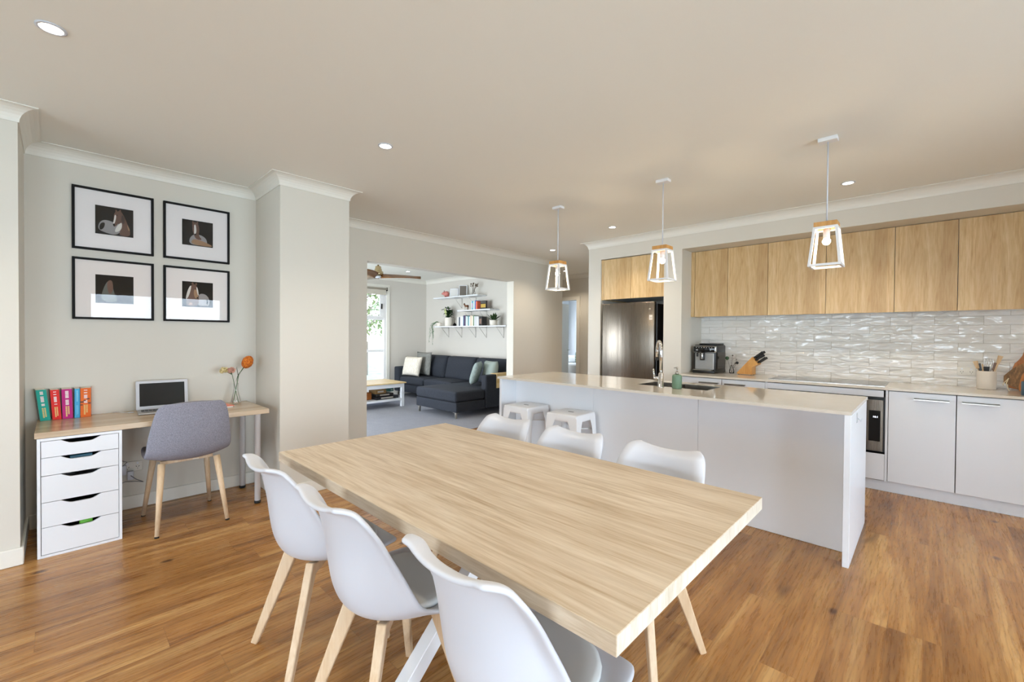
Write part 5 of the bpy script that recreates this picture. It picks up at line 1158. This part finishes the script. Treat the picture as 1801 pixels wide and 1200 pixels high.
b = MB(); b.box(-0.085, 0.085, -0.016, 0.016, 0, 0.155, principled('horror_black', hx('1d1613'), 0.4), 0.001, 1); b.box(-0.07, 0.07, -0.0168, -0.016, 0.02, 0.09, principled('yellow_art', hx('c8a440'), 0.5)); b.box(-0.07, 0.07, -0.0168, -0.016, 0.11, 0.14, principled('grey_text', hx('4a4844'), 0.5)); on(b, 'book', 'black book with yellow cover art facing forward on the middle shelf', 'book', (-6.315, 5.78, Z2+0.0128), 0, 'books on the middle shelf')
# --- long shelf
Z1 = 1.5125
t = thing('potted_plant', 'bushy dark green plant in a tall white pot on the long shelf', 'plant', (-7.43, 5.78, Z1))
b = MB(); b.lathe([(0.070, 0), (0.076, 0.006), (0.082, 0.18), (0.078, 0.184), (0.072, 0.17), (0.0001, 0.165)], M_pot, seg=30); b.obj('pot', t)
b = MB(); random.seed(21)
for k in range(130):
    a = random.random()*6.28; e = random.uniform(0.0, 1.3); b0 = (random.gauss(0, 0.03), random.gauss(0, 0.03), random.uniform(0.18, 0.38)); b.leaf(b0, (math.cos(a)*math.cos(e), math.sin(a)*math.cos(e)*0.8, math.sin(e)), random.uniform(0.06, 0.12), 0.05, M_leaf, 0.5, 3)
for k in range(8):
    a = random.random()*6.28; b.tube([(0, 0, 0.16), (math.cos(a)*0.03, math.sin(a)*0.03, 0.34)], 0.004, M_leaf, 5)
b.obj('foliage', t, recalc=False)
b = MB(); b.leaf((0.0, -0.06, 0.22), (0.0, -0.25, 1), 0.17, 0.075, principled('yellow_leaf', hx('c3cc8a'), 0.5), 0.05, 5); b.obj('pale_leaf', t, recalc=False, label='pale yellow green leaf')
t = thing('trailing_plant', 'small white pot with grey green trailing plant at the left end of the long shelf', 'plant', (-7.70, 5.74, Z1))
b = MB(); b.lathe([(0.040, 0), (0.046, 0.004), (0.052, 0.078), (0.048, 0.08), (0.045, 0.07), (0.0001, 0.068)], M_pot, seg=26); b.obj('pot', t)
b = MB(); random.seed(31)
for k in range(6):
    ox_ = -0.10-random.random()*0.10; yy = random.uniform(-0.09, 0.0); ln = random.uniform(0.12, 0.42)
    P_ = [Vector((0, 0, 0.07)), Vector((-0.05, yy*0.5, 0.10)), Vector((ox_, yy-0.02, 0.06)), Vector((ox_-0.02, yy-0.06, -0.05)), Vector((ox_-0.015, yy-0.08, -ln))]
    if k >= 2: P_ = [Vector((0, 0, 0.07)), Vector((-0.04, -0.05, 0.10)), Vector((-0.08+random.uniform(-.03, .03), -0.115, 0.02)), Vector((-0.08+random.uniform(-.03, .03), -0.118, -0.1)), Vector((-0.07+random.uniform(-.04, .04), -0.12, -ln))]
    b.tube(P_, 0.0018, M_leaf2, 5)
    for q in range(46):
        s_ = q/45*(len(P_)-1); i_ = min(int(s_), len(P_)-2); p = P_[i_].lerp(P_[i_+1], s_-i_); b.leaf(p, (random.uniform(-1, 1), random.uniform(-1, 1), random.uniform(-0.6, 0.4)), 0.026, 0.018, M_leaf2, 0.2, 2)
b.obj('trailing_stems', t, recalc=False)
t = thing('small_vase', 'small dark vase with a twig left of the books on the long shelf', 'vase', (-7.17, 5.74, Z1))
b = MB(); b.lathe([(0.022, 0), (0.038, 0.02), (0.030, 0.045), (0.012, 0.06), (0.014, 0.066)], M_frame); b.obj('vase_body', t)
b = MB(); sprig(b, (0, 0, 0.05), (0.03, 0, 0.17), 3, M_dry, M_dry, 0.03, 4); b.obj('twig', t, recalc=False)
lb = [(0.045, 0.190, 'e4e2dd', '', 'white book at the left end of the long shelf row'), (0.042, 0.180, '3c4654', '', 'dark slate book near the left end of the long shelf'), (0.040, 0.195, 'dcdcdc', '', 'first white book right of the dark slate one'), (0.035, 0.200, 'e8e6e2', '', 'second white book right of the dark slate one'), (0.030, 0.190, 'd6e0e6', '', 'pale blue white book left of the navy pair'),
      (0.040, 0.215, '2c3c62', '', 'navy book in the middle of the long shelf'), (0.035, 0.205, '6c4a66', '', 'dark purple book in the middle of the long shelf'), (0.030, 0.200, 'c8e0dc', '', 'pale mint book left of the teal one'), (0.035, 0.190, 'e6e4e0', '', 'white book directly left of the teal one'), (0.032, 0.205, '3a8c94', '', 'teal book on the long shelf'), (0.040, 0.190, 'd4dcdf', '', 'light grey book right of the teal one'),
      (0.055, 0.205, 'e2cdb4', '', 'wide tan book on the long shelf'), (0.040, 0.200, 'e8dfcf', '', 'cream book beside the green one'), (0.028, 0.205, '4f7a4e', '', 'green book on the long shelf'), (0.035, 0.190, 'dfe0e4', '', 'white book just right of the green one'), (0.035, 0.185, 'cfcfd4', '', 'light grey book two right of the green one'), (0.035, 0.190, 'e6e6e8', '', 'white book third right of the green one'),
      (0.035, 0.180, 'd8d8da', '', 'light grey book next to the black one'), (0.095, 0.180, '26221f', '8a6a5a', 'wide black book at the right end beside the aloe plant')]
x = -7.075
for wd, hh, c, cc, lab in lb:
    sbook(Z1, x+wd/2, wd, hh, 0.13, c, lab, cc, grp='books on the long shelf'); x += wd
t = thing('aloe_plant', 'spiky aloe in a white pot at the right of the long shelf', 'plant', (-5.985, 5.735, Z1))
b = MB(); b.lathe([(0.062, 0), (0.070, 0.005), (0.080, 0.10), (0.076, 0.103), (0.07, 0.09), (0.0001, 0.088)], M_pot, seg=28); b.obj('pot', t)
b = MB(); random.seed(41)
for k in range(22):
    a = k*2.4; e = 0.25+1.2*(k/22); b.leaf((math.cos(a)*0.015, math.sin(a)*0.015, 0.09), (math.cos(a)*math.cos(e), math.sin(a)*math.cos(e), math.sin(e)), random.uniform(0.14, 0.19), 0.052, M_leaf, 0.1, 4)
b.obj('leaves', t, recalc=False)

# --- ceiling fan
t = thing('ceiling_fan', 'brass ceiling fan with dark wood blades in the living room', 'fan', (-6.37, 3.54, CE))
b = MB(); b.lathe([(0.0001, -0.001), (0.06, -0.001), (0.055, -0.05), (0.015, -0.06), (0.013, -0.15), (0.02, -0.152), (0.045, -0.165), (0.048, -0.20), (0.055, -0.205), (0.06, -0.235), (0.062, -0.24), (0.078, -0.245), (0.082, -0.29), (0.075, -0.305), (0.0001, -0.308)], M_brass, seg=32); b.obj('motor_housing', t)
for k in range(3):
    a0 = math.atan2(4.128-3.54, -6.046+6.37)+k*2*PI/3
    b = MB(); n = 14; Lp, Rp = [], []
    d = Vector((math.cos(a0), math.sin(a0), 0)); s_ = Vector((-math.sin(a0), math.cos(a0), 0))
    def fn(u, v, d=d, s_=s_):
        r_ = 0.04+0.63*u; wd = 0.055+0.085*math.sin(PI*min(1, u*0.85+0.1))**1.0; wd *= (1-max(0, (u-0.86)/0.14)**2*0.75)
        return d*r_+s_*(wd*(v-0.5)+0.02*math.sin(u*PI))+Vector((0, 0, -0.315+0.075*(v-0.5)*(1-0.5*u)+0.012*math.sin(u*3)))
    b.grid(fn, 16, 6, M_walnut); b.obj('blade', t, solid=0.010)
b = MB(); b.lathe([(0.0001, -0.322), (0.055, -0.322), (0.05, -0.345), (0.0001, -0.352)], M_plastic, seg=26); b.obj('blade_glint_cap', t, label='added white cap under the hub, bright like a blade catching light')  # white cap put in for the brightness of a blade catching light

# --- bedroom seen through the hall door
t = thing('bed', 'bed with white cover seen through the hallway door', 'bed', (-6.15, 9.3, 0.004))
b = MB(); b.box(-0.75, 0.75, -0.95, 1.0, 0.0, 0.30, principled('bed_base', hx('6e6c6a'), 0.8), 0.01, 1); b.obj('base', t)
b = MB(); b.box(-0.76, 0.76, -0.97, 1.0, 0.302, 0.66, principled('bed_linen', hx('d8dadd'), 0.9), 0.05, 4); b.obj('mattress', t)
on((lambda b: (b.box(-0.35, 0.35, -0.22, 0.22, 0, 0.16, principled('bed_pillow', hx('e6e8ea'), 0.9), 0.07, 4), b)[1])(MB()), 'pillow', 'white pillow on the bed, left side', 'pillow', (-6.45, 9.0, 0.668))
M_leafp = principled('leaf_print', hx('e0e4e2'), 0.9); vn = noise(M_leafp, coords(M_leafp, (1, 1, 2.5), rot=(0, 0.7, 0.4)), 9, 2, 0.5, 3.0); setc(M_leafp, ramp(M_leafp, vn, [(0.42, hx('d9ded6')), (0.47, hx('6c7f2e')), (0.52, hx('1c2f24')), (0.58, hx('8fb6c2'))]))
b = MB(); b.box(-0.28, 0.28, -0.09, 0.09, 0, 0.30, M_leafp, 0.08, 4); on(b, 'cushion', 'green leaf print cushion at the front of the bed', 'cushion', (-5.78, 8.52, 0.668))
